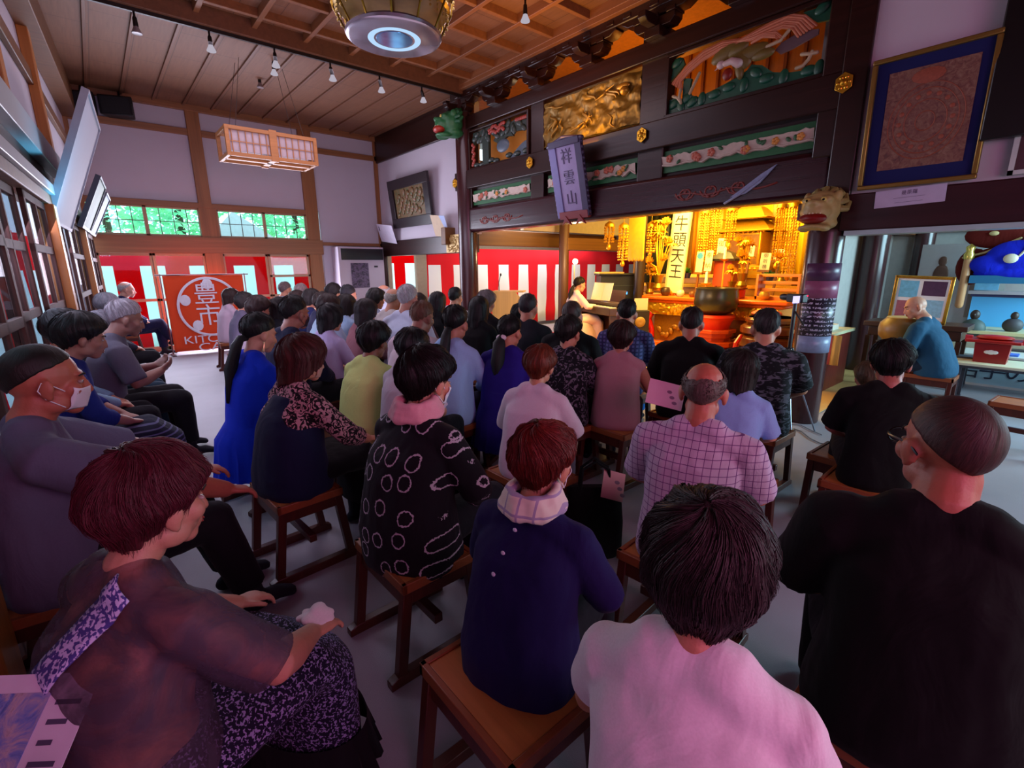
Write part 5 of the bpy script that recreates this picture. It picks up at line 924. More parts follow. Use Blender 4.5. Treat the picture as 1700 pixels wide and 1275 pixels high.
def person(label, x, y, az, ztop, sex='f', hair=('short_f', '1a1210'), top=None, bottom=('trousers', '14141a'), sleeve='short', arms='lap', arms_l=None,
           hy=0, hp=8, hr=0, lean=6, w=1.0, mask=False, glasses=None, skin_c='c08468', lod=1, hairk=None, neck='round', socks='20202a', group=None, foot=0, cross=False, hem=.015, scarf=None, flare=None, parts=None, legs_show=True, vest=None):
    """x, y: floor point below the head; az: facing, degrees from +Y towards +X; ztop: height of the crown"""
    hth = {'short_m': .012, 'short_f': .027, 'round_f': .034, 'bob': .026, 'bob_long': .027, 'long': .021, 'pony': .012}.get(hair[0], 0)*dict(hairk or {}).get('vol', 1.0)
    vox = (.0062, .0105, .015)[lod]; s = (ztop-hth-SEAT)/.842; zf = -SEAT/s
    fem = sex == 'f'; sk = skin(skin_c); tl = math.tan(R(lean))
    def sp(z): return -.035+tl*max(0, z-.08)*.9-.03*sin(pi*min(1, max(0, z)/.58))
    hc = V(0, sp(.60)+.05+tl*.12, .718)
    Hm = Matrix.Translation(hc) @ Euler((R(-hp), R(hr), R(-hy)), 'ZYX').to_matrix().to_4x4() @ Matrix.Scale(1.05, 4)
    nb = V(0, sp(.58), .59)
    A = MB()
    # head
    for c, r in (((0, -.012, .028), (.075, .095, .088)), ((0, .022, -.028), (.060, .070, .076)), ((0, .060, -.088), (.029, .026, .024)), ((0, .078, .024), (.046, .015, .012)),
                 ((.040, .055, -.022), (.026, .028, .028)), ((-.040, .055, -.022), (.026, .028, .028)), ((0, .083, -.060), (.026, .012, .014)), ((0, .082, -.072), (.020, .011, .008)),
                 ((.010, .094, -.036), (.009, .010, .007)), ((-.010, .094, -.036), (.009, .010, .007)), ((.045, .010, -.065), (.020, .04, .03)), ((-.045, .010, -.065), (.020, .04, .03))):
        A.ell(c, r, n=16, m=10, mat=Hm)
    A.tube([(0, .086, .012), (0, .097, -.012), (0, .105, -.034)], [.008, .009, .0115], mat=Hm)
    for sx in (1, -1):
        A.ell((sx*.083, -.008, -.010), (.010, .021, .032), rot=(R(-8), 0, R(sx*-26)), mat=Hm); A.ell((sx*.080, -.002, -.036), (.010, .011, .013), mat=Hm)
    hb = Hm @ V(0, -.022, -.055)
    A.tube([nb+V(0, -.01, -.05), nb+V(0, 0, .02), (nb+hb)*.5, hb], [.056, .054, .052, .053] if fem else [.064, .062, .060, .060], n=14)
    # torso
    sh = (.158 if fem else .182)*min(w, 1.12)**.5
    def torso(rings, k=0.0, n=28, sq=2.5):
        out = []
        for z, hx, hy_ in rings:
            ring = []
            for j in range(n):
                a = 2*pi*j/n; cx, cy = cos(a), sin(a); e = 2/sq
                ring.append(V((hx+k)*abs(cx)**e*(1 if cx > 0 else -1), sp(z)+(hy_+k)*abs(cy)**e*(1 if cy > 0 else -1), z))
            out.append(ring)
        return out
    bw = w
    A.loft(torso([(.005, .15*bw, .11*bw), (.06, .175*bw, .125*bw), (.14, .165*bw, .115*bw), (.25, .14*bw, .10*bw), (.36, .145*bw, .105*bw), (.45, .155*bw**.5, .105*bw**.5), (.52, .135, .085), (.565, .075, .062), (.585, .05, .05)]))
    # arms
    rnd = random.Random(int(x*1000+y*77))
    ends = {}
    for sx, pose in ((1, arms), (-1, arms_l or arms)):
        el, wr, hd, pn = [V(*q) for q in ARMS[pose]]
        el.x *= sx*min(1.15, w); wr.x *= sx; hd = V(hd.x*sx, hd.y, hd.z).normalized(); pn = V(pn.x*sx, pn.y, pn.z)
        el.y += tl*.25; wr.y += tl*.12; el.z += rnd.uniform(-.01, .01)
        S0 = V(sx*sh*.55, sp(.53), .530); S1 = V(sx*sh, sp(.53)+.01, .502); A.tube([nb+V(0, -.012, -.012), S0+V(0, -.008, .0), S1], [.048, .042, .040], n=12)
        ra = (.046 if fem else .054)*min(w, 1.15)
        A.tube([S0.lerp(S1, .5), S1, S1.lerp(el, .35), S1.lerp(el, .75), el, el.lerp(wr, .3), el.lerp(wr, .75), wr], [ra*1.1, ra*1.12, ra*1.05, ra*.92, ra*.86, ra*.88, ra*.68, ra*.58], n=14)
        pn = (pn-hd*pn.dot(hd)).normalized(); side = hd.cross(pn)
        # the thumb lies on the inner side
        if side.x*sx > 0: side = -side
        A.tube([wr-hd*.01, wr+hd*.03, wr+hd*.065, wr+hd*.082], [(.026, .018), (.036, .016), (.040, .015), (.037, .013)], n=12, xax=side)
        for q, (o_, ln) in enumerate(((.028, .066), (.010, .076), (-.009, .070), (-.026, .054))):
            b0 = wr+hd*(.078-abs(o_)*.15)+side*o_; d1 = (hd+side*o_*2.2+pn*.25).normalized(); d2 = (hd+pn*.9).normalized(); d3 = (hd*.5+pn*1.2).normalized()
            p1 = b0+d1*ln*.45; p2 = p1+d2*ln*.32; p3 = p2+d3*ln*.23
            A.tube([b0, p1, p2, p3], [.0088, .0084, .0078, .0066], n=8)
        t0 = wr+hd*.022+side*.026; t1 = t0+(side*.75+hd*.7).normalized()*.034; t2 = t1+(side*.25+hd+pn*.4).normalized()*.03
        A.tube([t0-side*.012, t0, t1, t2], [.012, .0115, .0098, .0082], n=8); ends[sx] = (S0, S1, el, wr, ra, hd)
    # legs
    LG = {}
    for sx in (1, -1):
        hip = V(sx*.085, 0, .085); kn = V(sx*(.10 if fem else .13), .40+.01*(not fem), .092); an = V(sx*(.10 if fem else .13), .42+foot, zf+.085); toe = an+V(sx*.02, .155, -.055)
        if cross and sx == 1: kn = V(.0, .42, .17); an = V(-.13, .56, -.14); toe = an+V(-.02, .15, -.06)
        rt = (.078 if fem else .084)*w**.5
        A.tube([hip, hip.lerp(kn, .5), kn], [rt, rt*.9, rt*.70], n=14)
        A.tube([kn, kn.lerp(an, .35), kn.lerp(an, .8), an], [rt*.68, rt*.66, rt*.46, rt*.42], n=14)
        A.tube([an+V(0, -.045, -.05), an+V(0, .02, -.045), an.lerp(toe, .6), toe], [(.030, .030), (.034, .036), (.042, .026), (.036, .018)], n=12, xax=(1, 0, 0)); LG[sx] = (hip, kn, an, toe, rt)
    S = Matrix.Scale(s, 4)
    me = remesh(A, vox, 2, [sk], 'person'); me.transform(Matrix.Translation((0, 0, SEAT)) @ S)
    root = bpy.data.objects.new('person', me); COL.objects.link(root)
    off = Matrix.Rotation(R(-az), 4, 'Z') @ (V(0, hc.y*s, 0))
    root.location = (x-off.x, y-off.y, 0); root.rotation_euler = (0, 0, R(-az)); tag(root, label, 'person', group)
    Tm = Matrix.Translation((0, 0, SEAT)) @ S
    def child(name, me_, lab=None):
        me_.transform(Tm); o = bpy.data.objects.new(name, me_); COL.objects.link(o); o.parent = root
        if lab: o['label'] = lab
        return o
    def wrinkle(m_, amp, f):
        sd = V(x*3, y*5, 0)
        n_ = len(m_.vertices); co = [0.0]*(3*n_); m_.vertices.foreach_get('co', co); no = [0.0]*(3*n_); m_.vertices.foreach_get('normal', no)
        for i in range(0, 3*n_, 3):
            px, py, pz = co[i:i+3]; k = (noise.noise(V(px*f, py*f, pz*f*.55)+sd)*.65+noise.noise(V(px*f*2.3, py*f*2.3, pz*f*1.3)+sd)*.35)*amp
            co[i] += no[i]*k; co[i+1] += no[i+1]*k; co[i+2] += no[i+2]*k
        m_.vertices.foreach_set('co', co); m_.update()
    # top garment
    topm = top if isinstance(top, bpy.types.Material) else cloth(top)
    B = MB(); hw = .018
    hz = hem
    B.loft(torso([(hz-.02, .186*w, .146*w), (hz+.02, .196*w, .156*w), (.12, .19*w, .148*w), (.25, .176*w, .132*w), (.36, .174*w, .128*w), (.45, .178*w**.6, .126*w**.6), (.50, .160, .106), (.54, .115, .086), (.572, .078, .070), (.592, .070, .066) if neck != 'high' else (.615, .066, .064)]))
    lens = dict(none=0, short=.62, half=.95, three=1.5, long=1.96)[sleeve]
    for sx in (1, -1):
        S0, S1, el, wr, ra, hd = ends[sx]
        def along(q): return S1.lerp(el, q) if q <= 1 else el.lerp(wr, q-1)
        B.tube([nb+V(sx*.03, -.016, -.016), (nb+S0)*.5+V(sx*.012, -.012, .010), S0+V(0, -.008, .006), S1], [.062, .064, .064, ra*1.25], n=14)
        if sx == 1: B.ell(nb+V(0, -.040, -.020), (.060, .034, .034), n=14, m=8)
        if lens:
            n_ = 8; P_ = [S0.lerp(S1, .4), S0.lerp(S1, .75)]+[along(lens*i/n_) for i in range(n_+1)]
            r0 = ra*1.30; r_ = [ra*1.22, ra*1.28]+[(r0-(r0-ra*1.28)*min(1, i/n_))*(1.10 if lens < 1 else 1)*(1 if i/n_*lens <= 1 else 1-.28*(i/n_*lens-1)) for i in range(n_+1)]
            B.tube(P_, r_, n=16, cap='flat')
        else: B.tube([S0, S1], [ra*1.15, ra*1.12], n=14)
    tm = remesh(B, max(.009, vox*1.15), 5 if lod else 7, [topm], 'shirt'); wrinkle(tm, .007 if lod else .009, 11); T_ = child((parts or {}).get('top', 'shirt'), tm)
    if vest:
        Bv = MB(); kv = .013
        Bv.loft(torso([(hz-.03, .19*w, .15*w), (hz+.02, .20*w, .16*w), (.12, .192*w, .15*w), (.25, .176*w, .132*w), (.36, .168*w, .127*w), (.44, .150*w**.6, .124*w**.6), (.50, .118, .106), (.545, .09, .09)], kv)); vm = remesh(Bv, .011, 5, [vest], 'pinafore'); wrinkle(vm, .006, 11); child('pinafore', vm)
    # bottom garment
    kind, bc = bottom; bm_ = bc if isinstance(bc, bpy.types.Material) else cloth(bc)
    C = MB()
    if kind == 'trousers':
        C.loft(torso([(.0, .165*w, .125*w), (.05, .186*w, .14*w), (.16, .178*w, .13*w), (.21, .16*w, .118*w)]))
        for sx in (1, -1):
            hip, kn, an, toe, rt = LG[sx]; C.tube([hip, hip.lerp(kn, .5), kn], [rt*1.16, rt*1.12, rt*.94], n=16)
            C.tube([kn, kn.lerp(an, .4), kn.lerp(an, .88)], [rt*.93, rt*.88, rt*.78], n=16, cap='flat')
    elif kind == 'skirt':
        L_ = -.24
        C.loft(torso([(.0, .172*w, .13*w), (.06, .19*w, .145*w), (.16, .178*w, .13*w), (.21, .16*w, .118*w)]))
        C.tube([(0, -.02, .085), (0, .2, .098), (0, .36, .09), (0, .425, .02), (0, .43, L_*.5), (0, .425, L_)], [(.19*w, .092), (.20*w, .095), (.205*w, .108), (.205*w, .118), (.205*w, .12), (.21*w, .125)], n=22, xax=(1, 0, 0), cap='flat')
    elif kind == 'flare':
        ring = []
        for z, hx, hy_, oy in ((.27, .175*w, .135*w, 0), (.16, .20*w, .17, .02), (.05, .26, .28, .04), (-.06, .285, .31, .05), (-.19, .305, .33, .05)):
            k = max(0, (.2-z)/.4)
            ring.append([V(cos(2*pi*j/64)*(hx+.012*k*sin(j*1.5*pi/2)), sp(z)+oy+sin(2*pi*j/64)*(hy_+.012*k*sin(j*1.5*pi/2)), z) for j in range(64)])
        C.loft(ring)
    bmsh = remesh(C, max(.009, vox*1.15), 4, [bm_], 'trousers') if kind != 'flare' else C.mesh('skirt', [bm_])
    if kind != 'flare': wrinkle(bmsh, .006, 12)
    child('trousers' if kind == 'trousers' else 'skirt', bmsh)
    # socks
    if legs_show:
        for sx in (1, -1):
            D = MB(); hip, kn, an, toe, rt = LG[sx]
            D.tube([an+V(0, -.045, -.05), an+V(0, .02, -.045), an.lerp(toe, .6), toe], [(.034, .034), (.038, .041), (.046, .030), (.040, .022)], n=12, xax=(1, 0, 0)); D.tube([an.lerp(kn, .22), an, an+V(0, 0, -.04)], [rt*.56, rt*.52, rt*.52], n=12)
            child('sock', remesh(D, .012, 2, [cloth(socks, .004)], 'sock'))
    # hair
    hs = hair[0]
    if hs != 'none':
        kw = dict(hairk or {}); kw.setdefault('strands', 0 if hs in ('buzz',) else (1200, 320, 110)[lod]); hm_ = hair_mesh(hs, Hm, seed=int((x*13+y*7)*10) % 97, **kw); hm_.materials.append(hairmat(hair[1])); child('hair', hm_)
    # face
    for sx in (1, -1):
        E_ = MB(); E_.ell((sx*.030, .079, .000), (.0130, .008, .0058), n=12, m=8, mat=Hm); E_.ell((sx*.030, .0848, .000), (.0058, .0030, .0052), n=10, m=6, mi=1, mat=Hm)
        child('eye', E_.mesh('eye', [eye_w, eye_d]))
        if hs not in ('none',) or True:
            F = MB(); F.tube([(sx*.014, .094, .022), (sx*.032, .090, .027), (sx*.047, .076, .022)], [.0032, .0036, .0022], n=6, mat=Hm); child('eyebrow', F.mesh('eyebrow', [plain('1c1412', .7)]))
    if mask:
        G = MB(); g = []; Fm = Tm @ Hm; Fi = Fm.inverted(); bvm = BVHTree.FromPolygons([v.co for v in me.vertices], [tuple(p.vertices) for p in me.polygons])
        for i in range(9):
            row = []
            for j in range(15):
                a = -1.35+2.7*j/14; zz = -.012-.085*i/8; bulge = 1-.55*((i-3.2)/6)**2
                row.append(V(sin(a)*.068*(.82+.18*bulge), .016+cos(a)*(.082+.020*bulge*max(0, cos(a))), zz))
            g.append(row)
        g = [[(lambda h, p: p if not h[0] else (Fi @ h[0])*1.0+(V(p.x, p.y, 0).normalized()*.007))(bvm.ray_cast(Fm @ (V(0, 0, p.z)+V(p.x, p.y+.02, 0)*2.5), (Fm.to_3x3() @ V(-p.x, -p.y-.02, 0)).normalized()), p) for p in row] for row in g]
        for _ in range(4): g = [[g[i][j] if j in (0, 14) else (g[max(i-1, 0)][j]+g[min(i+1, 8)][j]+g[i][j-1]+g[i][j+1])*.25+V(0, .0008, 0) for j in range(15)] for i in range(9)]
        vs_ = [p for r_ in g for p in r_]; fs = [(i*15+j, i*15+j+1, (i+1)*15+j+1, (i+1)*15+j) for i in range(8) for j in range(14)]
        G.add(vs_, fs, mat=Hm)
        for sx in (1, -1):
            G.tube([(sx*.066, .035, -.022), (sx*.080, .010, -.002), (sx*.084, -.018, .012), (sx*.084, -.028, -.012), (sx*.080, -.012, -.04), (sx*.064, .032, -.075)], .0016, n=5, mat=Hm)
        o = child('face_mask', G.mesh('face_mask', [plain('dfe3ea' if mask is True else mask, .8, var=.04)]))
        sd = o.modifiers.new('s', 'SOLIDIFY'); sd.thickness = .002
    else:
        F = MB(); F.ell((0, .0935, -.060), (.020, .005, .0045), n=12, m=6, mat=Hm); F.ell((0, .0925, -.068), (.017, .005, .0045), n=12, m=6, mat=Hm); child('lips', F.mesh('lips', [plain('8a4038', .45)]))
    if glasses:
        G = MB()
        for sx in (1, -1):
            G.tube([(sx*.031+cos(a)*.026, .108, .002+sin(a)*.019) for a in [2*pi*k/16 for k in range(17)]], .0022, n=6, mat=Hm)
            G.tube([(sx*.057, .106, .006), (sx*.078, .07, .008), (sx*.086, -.01, .006), (sx*.083, -.032, -.012)], .0028, n=6, mat=Hm)
        G.tube([(-.006, .108, .006), (0, .111, .008), (.006, .108, .006)], .002, n=6, mat=Hm); child('glasses', G.mesh('glasses', [plain(glasses, .3)]))
    if scarf:
        G = MB(); r0 = .090 if fem else .098
        for k in range(3):
            G.tube([nb+V(cos(a)*(r0+.012-.012*k), sin(a)*(r0+.006-.010*k)-.004, .012+.024*k+.010*sin(a)) for a in [2*pi*q/26 for q in range(27)]], [.020+.003*sin(q*1.7+k) for q in range(27)], n=10)
        gm = remesh(G, .008, 3, [scarf], 'scarf'); wrinkle(gm, .005, 30); child('scarf', gm)
    info = dict(root=root, Tm=Tm, Hm=Hm, nb=nb, ends=ends, sp=sp, s=s, child=child, label=label, az=az, wrinkle=wrinkle); PEOPLE.append(info)
    return info
# ------------------------------------------------------------------ stools
SW, ST_ = wood('b06a34', .4, (12, 1, 1), .85), wood('4a1d12', .35, (1, 1, 12), .7)
def make_stool():
    t = thing('wooden_stool', '-', 'stool')
    m = MB(); m.box(-.19, .19, -.145, .145, .40, .42); obj('seat_panel', m, SW, t, .003)
    m = MB()
    for y0, y1 in ((-.165, -.145), (.145, .165)): m.box(-.21, .21, y0, y1, .385, .425)
    for x0, x1 in ((-.21, -.19), (.19, .21)): m.box(x0, x1, -.165, .165, .385, .425)
    obj('seat_border', m, wood('8a4a26', .4, (12, 1, 1), .8), t, .003)
    m = MB(); m.box(-.20, .20, -.155, -.13, .32, .385); m.box(-.20, .20, .13, .155, .32, .385); m.box(-.20, -.175, -.15, .15, .33, .385); m.box(.175, .20, -.15, .15, .33, .385); obj('apron', m, ST_, t, .003)
    for sx in (-1, 1):
        for sy in (-1, 1):
            m = MB(); m.loft([[(sx*.185+dx*.018, sy*yy+dy*.02, z) for dx, dy in ((-1, -1), (1, -1), (1, 1), (-1, 1))] for z, yy in ((.04, .185), (.385, .140))]); obj('leg', m, ST_, t, .003)
        m = MB(); m.loft([[(sx*.185+dx*.02, y, z) for dx, z in ((-1, z0), (1, z0), (1, z1), (-1, z1))] for y, z0, z1 in ((-.235, .0, .03), (-.2, 0, .045), (.2, 0, .045), (.235, .0, .03))]); obj('runner', m, ST_, t, .003)
    m = MB(); m.box(-.175, .175, -.018, .018, .16, .20); obj('stretcher', m, ST_, t, .003); return t
STOOL = make_stool(); _used = [False]
def stool(x, y, az, label):
    rz = R(-az)
    if not _used[0]: _used[0] = True; STOOL.location = (x, y, 0); STOOL.rotation_euler = (0, 0, rz); STOOL['label'] = label; STOOL['group'] = 'wooden stools of the audience'; return STOOL
    return dup(STOOL, (x, y, 0), rz, label)
# ------------------------------------------------------------------ cloth patterns
def pat_rings(t):
    sp = t('ShaderNodeSeparateXYZ', {0: t.coords()}); cb = t('ShaderNodeCombineXYZ', {0: t.math('MULTIPLY', sp.outputs[0], 10.5), 1: t.math('MULTIPLY', sp.outputs[2], 9.5)})
    v = t('ShaderNodeTexVoronoi', {'Vector': cb.outputs[0], 'Scale': 1.0, 'Randomness': .45}, voronoi_dimensions='2D')
    d = v.outputs['Distance']; n = t.noise(t.coords(), 110, 2); e = t.math('ADD', d, t.math('MULTIPLY', t.math('SUBTRACT', n, .5), .13)); ring = t.math('LESS_THAN', t.math('ABSOLUTE', t.math('SUBTRACT', e, .27)), .026)
    return t.mix(ring, '150f18', 'b8a8b8')
def pat_plaid(a, b, k=46, wd=.10):
    def f(t):
        sp = t('ShaderNodeSeparateXYZ', {0: t.coords()}); g = [t.math('LESS_THAN', t.math('FRACT', t.math('MULTIPLY', t.math('ADD', sp.outputs[i], 5.0), k)), wd) for i in (0, 2)]
        return t.mix(t.math('MAXIMUM', g[0], g[1]), a, b)
    return f
def pat_noise(a, b, scale, th, w=.03, detail=2, dist=1.5, vs_=(1, 1, 1)):
    def g(t):
        n = t.noise(t.coords(scale=vs_), scale, detail, .5, dist); s_ = t('ShaderNodeMath', {0: t.math('MULTIPLY_ADD', n, 1/w, -th/w+.5)}, operation='ADD'); s_.use_clamp = True; return t.mix(s_.outputs[0], a, b)
    return g
def pat_stripe(a, b, k, axis=2, duty=.3, dist=0):
    def f(t): sp = t('ShaderNodeSeparateXYZ', {0: t.coords()}); return t.mix(t.math('LESS_THAN', t.math('FRACT', t.math('MULTIPLY', t.math('ADD', sp.outputs[axis], 5.0), k)), duty), a, b)
    return f
RINGS = cloth_pattern('cloth_rings', pat_rings); PLAID = cloth_pattern('cloth_plaid', pat_plaid('c4a8c4', '6e3a78', 38, .09)); PLAID2 = cloth_pattern('cloth_plaid_blue', pat_plaid('5a5a8c', '34345e', 30, .4)); SCARF = cloth_pattern('cloth_scarf', pat_plaid('e2d3c8', 'a898b8', 22, .14), .004)
FLORAL = cloth_pattern('cloth_floral', pat_noise('1a1018', 'c08a94', 34, .53, .03, 2, 2.0)); CAMO = cloth_pattern('cloth_wavy', pat_noise('17181e', '5c5e6a', 17, .57, .06, 3, 1.0, (1, 1, 2.6))); PRINT = cloth_pattern('cloth_print', pat_noise('15131a', '6a6270', 26, .58, .04, 2, 1.8)); SKIRTS = cloth_pattern('cloth_stripes', pat_stripe('14142a', '5a5a7a', 34, 2, .28)); SPARK = cloth_pattern('cloth_sparkle', pat_noise('16142a', '8a86b4', 150, .60, .05, 1, .5)); SPARKL = cloth_pattern('cloth_strap', pat_noise('4a4490', 'c8c4f0', 120, .55, .06, 1, .5))
def sheer():
    m, t = base('cloth_sheer', '2c1c28', .7); n = t.noise(t.coords(), 9, 4, .6, 1.0); t.color(t.mix(n, '1a1220', '5c4c62')); t.bump(t.noise(t.coords(), 7, 4), .012, .8)
    tr = t('ShaderNodeBsdfTransparent', {0: (1, .92, .95, 1)}); s_ = t('ShaderNodeMath', {0: t.math('MULTIPLY_ADD', n, 3.0, -1.0), 1: 0.0}, operation='ADD'); s_.use_clamp = True
    mx = t('ShaderNodeMixShader', {0: t.math('MULTIPLY', s_.outputs[0], .62)}); t.link(t.b.outputs[0], mx.inputs[1]); t.link(tr.outputs[0], mx.inputs[2]); t.link(mx.outputs[0], t.o.inputs[0]); return m
SHEER = sheer()
from mathutils.bvhtree import BVHTree
def surf(info, part='shirt'):
    o = [c for c in info['root'].children if c.name.startswith(part)][0]; return BVHTree.FromPolygons([v.co for v in o.data.vertices], [tuple(p.vertices) for p in o.data.polygons])
def kid(info, name, mb, mats, lab=None):
    o = obj(name, mb, mats, info['root'])
    if lab: o['label'] = lab
    return o
# ------------------------------------------------------------------ audience
DKH, BLK, BRN, RED, GRY, WHT = '1a1110', '0e0b0c', '2c1814', '3c1512', '77727a', 'b4b0b4'
TR = ('trousers', '121016'); STOOLED = []
def P(px, py, zt, az, label, seat='', **k):
    h = at(px, py, Z=zt); i = person(label, h.x, h.y, az, zt, **k)
    if seat != 'none':
        if not seat: seat = 'stool under the '+(label if len(label.split()) <= 13 else ' '.join(label.split()[:12]))
        rl = i['root'].location; a = R(az); o = k.get('foot', 0); fl = k.get('bottom', TR)[0] == 'flare'; stool(rl.x-sin(a)*(0 if fl else .03), rl.y-cos(a)*(0 if fl else .03), az if fl else 90+((len(label)*7) % 9-4), seat if isinstance(seat, str) else '')
    return i
def S(s): return 'dark red wooden stool '+s
def tail(L, r0=.034, y=-.095, z0=-.045): return ([(0, y+.03, z0+.015), (0, y-.015, z0), (0, y-.035, z0-.05), (0, y-.045, z0-L*.5), (0, y-.03, z0-L)], [.018, .024, r0, r0*1.1, .008])
# --- nearest
c4 = P(1185, 815, 1.2, 72, 'woman in a white round neck T-shirt with dark short hair, nearest the viewer', S('under the woman in the white T-shirt, nearest the viewer'), top='ddd2dc', hair=('round_f', '2e1c20'), hairk=dict(strands=4200, vol=.8, taper=1.3), lod=0, w=.96, sleeve='short', mask=True, hp=4, lean=4, skin_c='b87a60')
c5 = P(1590, 660, 1.252, 72, 'large man with shaven head and glasses in a black T-shirt at the right edge', S('under the shaven man in the black T-shirt'), sex='m', top='030304', hair=('buzz', '3a201c'), lod=0, w=1.12, glasses='17141a', hy=-26, hp=6, sleeve='half', bottom=('trousers', '0c0c10'), skin_c='a8624a', parts=dict(top='t_shirt'))
c1 = P(905, 697, 1.135, 74, 'woman in a loose navy tunic with a pale checked scarf, front centre', 'none', top='1a1048', hair=('short_f', '6a1c14'), hairk=dict(strands=2200, vol=1.0, curl=.35), lod=0, w=1.1, sleeve='three', scarf=SCARF, mask=True, hy=8, lean=10, hem=-.035, parts=dict(top='tunic'))
rl = c1['root'].location; stool(rl.x-.09, rl.y-.02, 90, S('with bare orange seat corner, under the navy tunic'))
bv = surf(c1, 'tunic')
for k in range(3):
    hit = bv.ray_cast(V(-.010-.012*k, -.6, .86-.052*k), V(0, 1, 0))
    if hit[0]: m = MB(); m.ell(tuple(hit[0]), (.007, .003, .007), n=10, m=6); kid(c1, 'button', m, plain('d8d0e8', .3), 'small white button on the back' if k == 0 else None)
w1 = P(240, 735, 1.20, 64, 'woman in a sheer black top with a glittering strap and plum red hair, bottom left', S('under the woman in the sheer black top, bottom left'), top=SHEER, hair=('round_f', '521826'), hairk=dict(strands=2200, vol=.85, curl=.25), lod=0, w=1.16, sleeve='half', bottom=('skirt', SPARK), hy=4, lean=10, arms='knee', skin_c='b5806a', parts=dict(top='sheer_top'))
bv = surf(w1, 'sheer_top')
def band(info, bv, a, b, wd, name, mat, lab, dr=(0, 1, 0), n=16):
    a, b = V(*a), V(*b); d = (b-a).normalized(); sd = d.cross(V(*dr)).normalized(); m = MB(); rows = []
    for i in range(n+1):
        row = []
        for j in range(5):
            p = a.lerp(b, i/n)+sd*wd*(j/4-.5); h = bv.ray_cast(p-V(*dr)*.5, V(*dr))
            row.append((h[0]+h[1]*.006) if h[0] else None)
        if all(row): rows.append(row)
    if len(rows) > 1:
        m.add([p for r_ in rows for p in r_], [(i*5+j, i*5+j+1, (i+1)*5+j+1, (i+1)*5+j) for i in range(len(rows)-1) for j in range(4)]); o = kid(info, name, m, mat, lab); s_ = o.modifiers.new('s', 'SOLIDIFY'); s_.thickness = .004
band(w1, bv, (.07, 0, .955), (-.16, 0, .60), .062, 'strap', SPARKL, 'glittering lavender strap across the back')
m = MB(); P_ = []
for i in range(61):
    a = 2*pi*i/60
    for j in range(4): r_ = 1+.05*j+.03*j*sin(i*2.2); P_.append((cos(a)*.225*r_, .385+sin(a)*.135*r_, .25-.045*j))
m.add(P_, [(i*4+j, (i+1)*4+j, (i+1)*4+j+1, i*4+j+1) for i in range(60) for j in range(3)]); kid(w1, 'ruffle', m, cloth('0d0c12'), 'black gathered ruffle at the skirt hem')
m = MB()
for sx in (1, -1): m.tube([(sx*.10, .395, .44), (sx*.10, .40, .28), (sx*.10, .405, .10)], [.075, .075, .065], n=14, cap='flat')
o = kid(w1, 'trouser_leg', m, cloth('b08a90'), 'pale pink trouser legs below the skirt')
q = w1['root'].matrix_basis @ (w1['Tm'] @ (w1['ends'][1][3]+w1['ends'][1][5]*.07+V(-.03, -.01, .022)))
m = MB()
for k in range(7): m.ell((.022*cos(k*.9), .022*sin(k*.9), .008*sin(k*2)), (.034, .022, .010), rot=(.3*sin(k), .3*cos(k), k), n=12, m=6)
tag(obj('handkerchief', remesh(m, .006, 3, [cloth('d8ccd4', .006)], 'handkerchief'), [], loc=tuple(q)), 'crumpled white handkerchief in the lap of the woman in the sheer top', 'handkerchief')
l0 = person('person in dark clothes at the far left edge holding a printed leaflet', -.45, .74, 80, 1.2, top='100c14', hair=('short_f', DKH), lod=1, arms='lap', arms_l='hold', sleeve='long', bottom=TR)
rl = l0['root'].location; stool(rl.x, rl.y, 90, S('under the person in dark clothes at the far left edge'))
q = at(22, 1262, Z=.72); t = thing('leaflet', 'printed leaflet with a blue picture in the bottom left corner', 'leaflet', (q.x-.02, q.y-.02, .72)); t.rotation_euler = (R(38), 0, R(-38)); m = MB(); m.box(-.105, .105, -.15, .15, 0, .002); obj('sheet', m, plain('cfc6dc', .6), t); m = MB(); m.box(-.095, .03, -.12, .12, .002, .0028); obj('picture', m, rose_art('art_leaflet', ['2a3a8a', '6a7ac0', 'b0a0b0', '5a4a5a'], 18), t); m = MB()
for k in range(7): m.box(.045, .09-.01*(k % 3), .10-.03*k, .108-.03*k, .002, .0026)
obj('lettering', m, plain('4a4060', .6), t)
# --- left row, facing across the room
l1 = P(62, 575, 1.295, 82, 'man in a grey purple T-shirt and white mask, nearest in the left row', S('under the masked man nearest in the left row'), sex='m', top='5c5670', hair=('buzz', '120b0b'), hairk=dict(strands=0, vol=3.2, thr=(74, 78, 104)), lod=0, w=1.08, mask=True, arms='far_knee', hp=4, lean=2, sleeve='half', skin_c='a8604c', foot=.10)
l2 = P(128, 518, 1.31, 84, 'dark haired woman in a bright blue loose shirt, second in the left row', S('under the woman in the blue shirt in the left row'), top='17236e', hair=('short_f', BLK), lod=1, arms='lap', sleeve='three', bottom=('skirt', SKIRTS), hp=14, lean=12, skin_c='9a6a58')
P(104, 513, 1.3, 84, 'black haired person with a pale blue collar behind the woman in the blue shirt', S('behind the one of the woman in the blue shirt, left row'), top='7a9ab0', hair=('short_f', BLK), lod=2, arms='lap', sleeve='long', bottom=TR)
P(166, 515, 1.22, 86, 'grey haired person in a black top between the blue shirt and the white haired man', S('under the grey haired person in black in the left row'), top='131018', hair=('short_f', GRY), lod=1, arms='lap', sleeve='half', bottom=('trousers', '1c3040'), skin_c='b08a6c', hp=12)
P(203, 498, 1.325, 86, 'white haired man in a grey shirt leaning with bare forearms on his lap, left row', S('under the white haired man in the grey shirt'), sex='m', top='555260', hair=('short_m', '9a969c'), hairk=dict(vol=1.3), lod=1, arms='hold', sleeve='half', lean=16, hp=18, skin_c='8e6456')
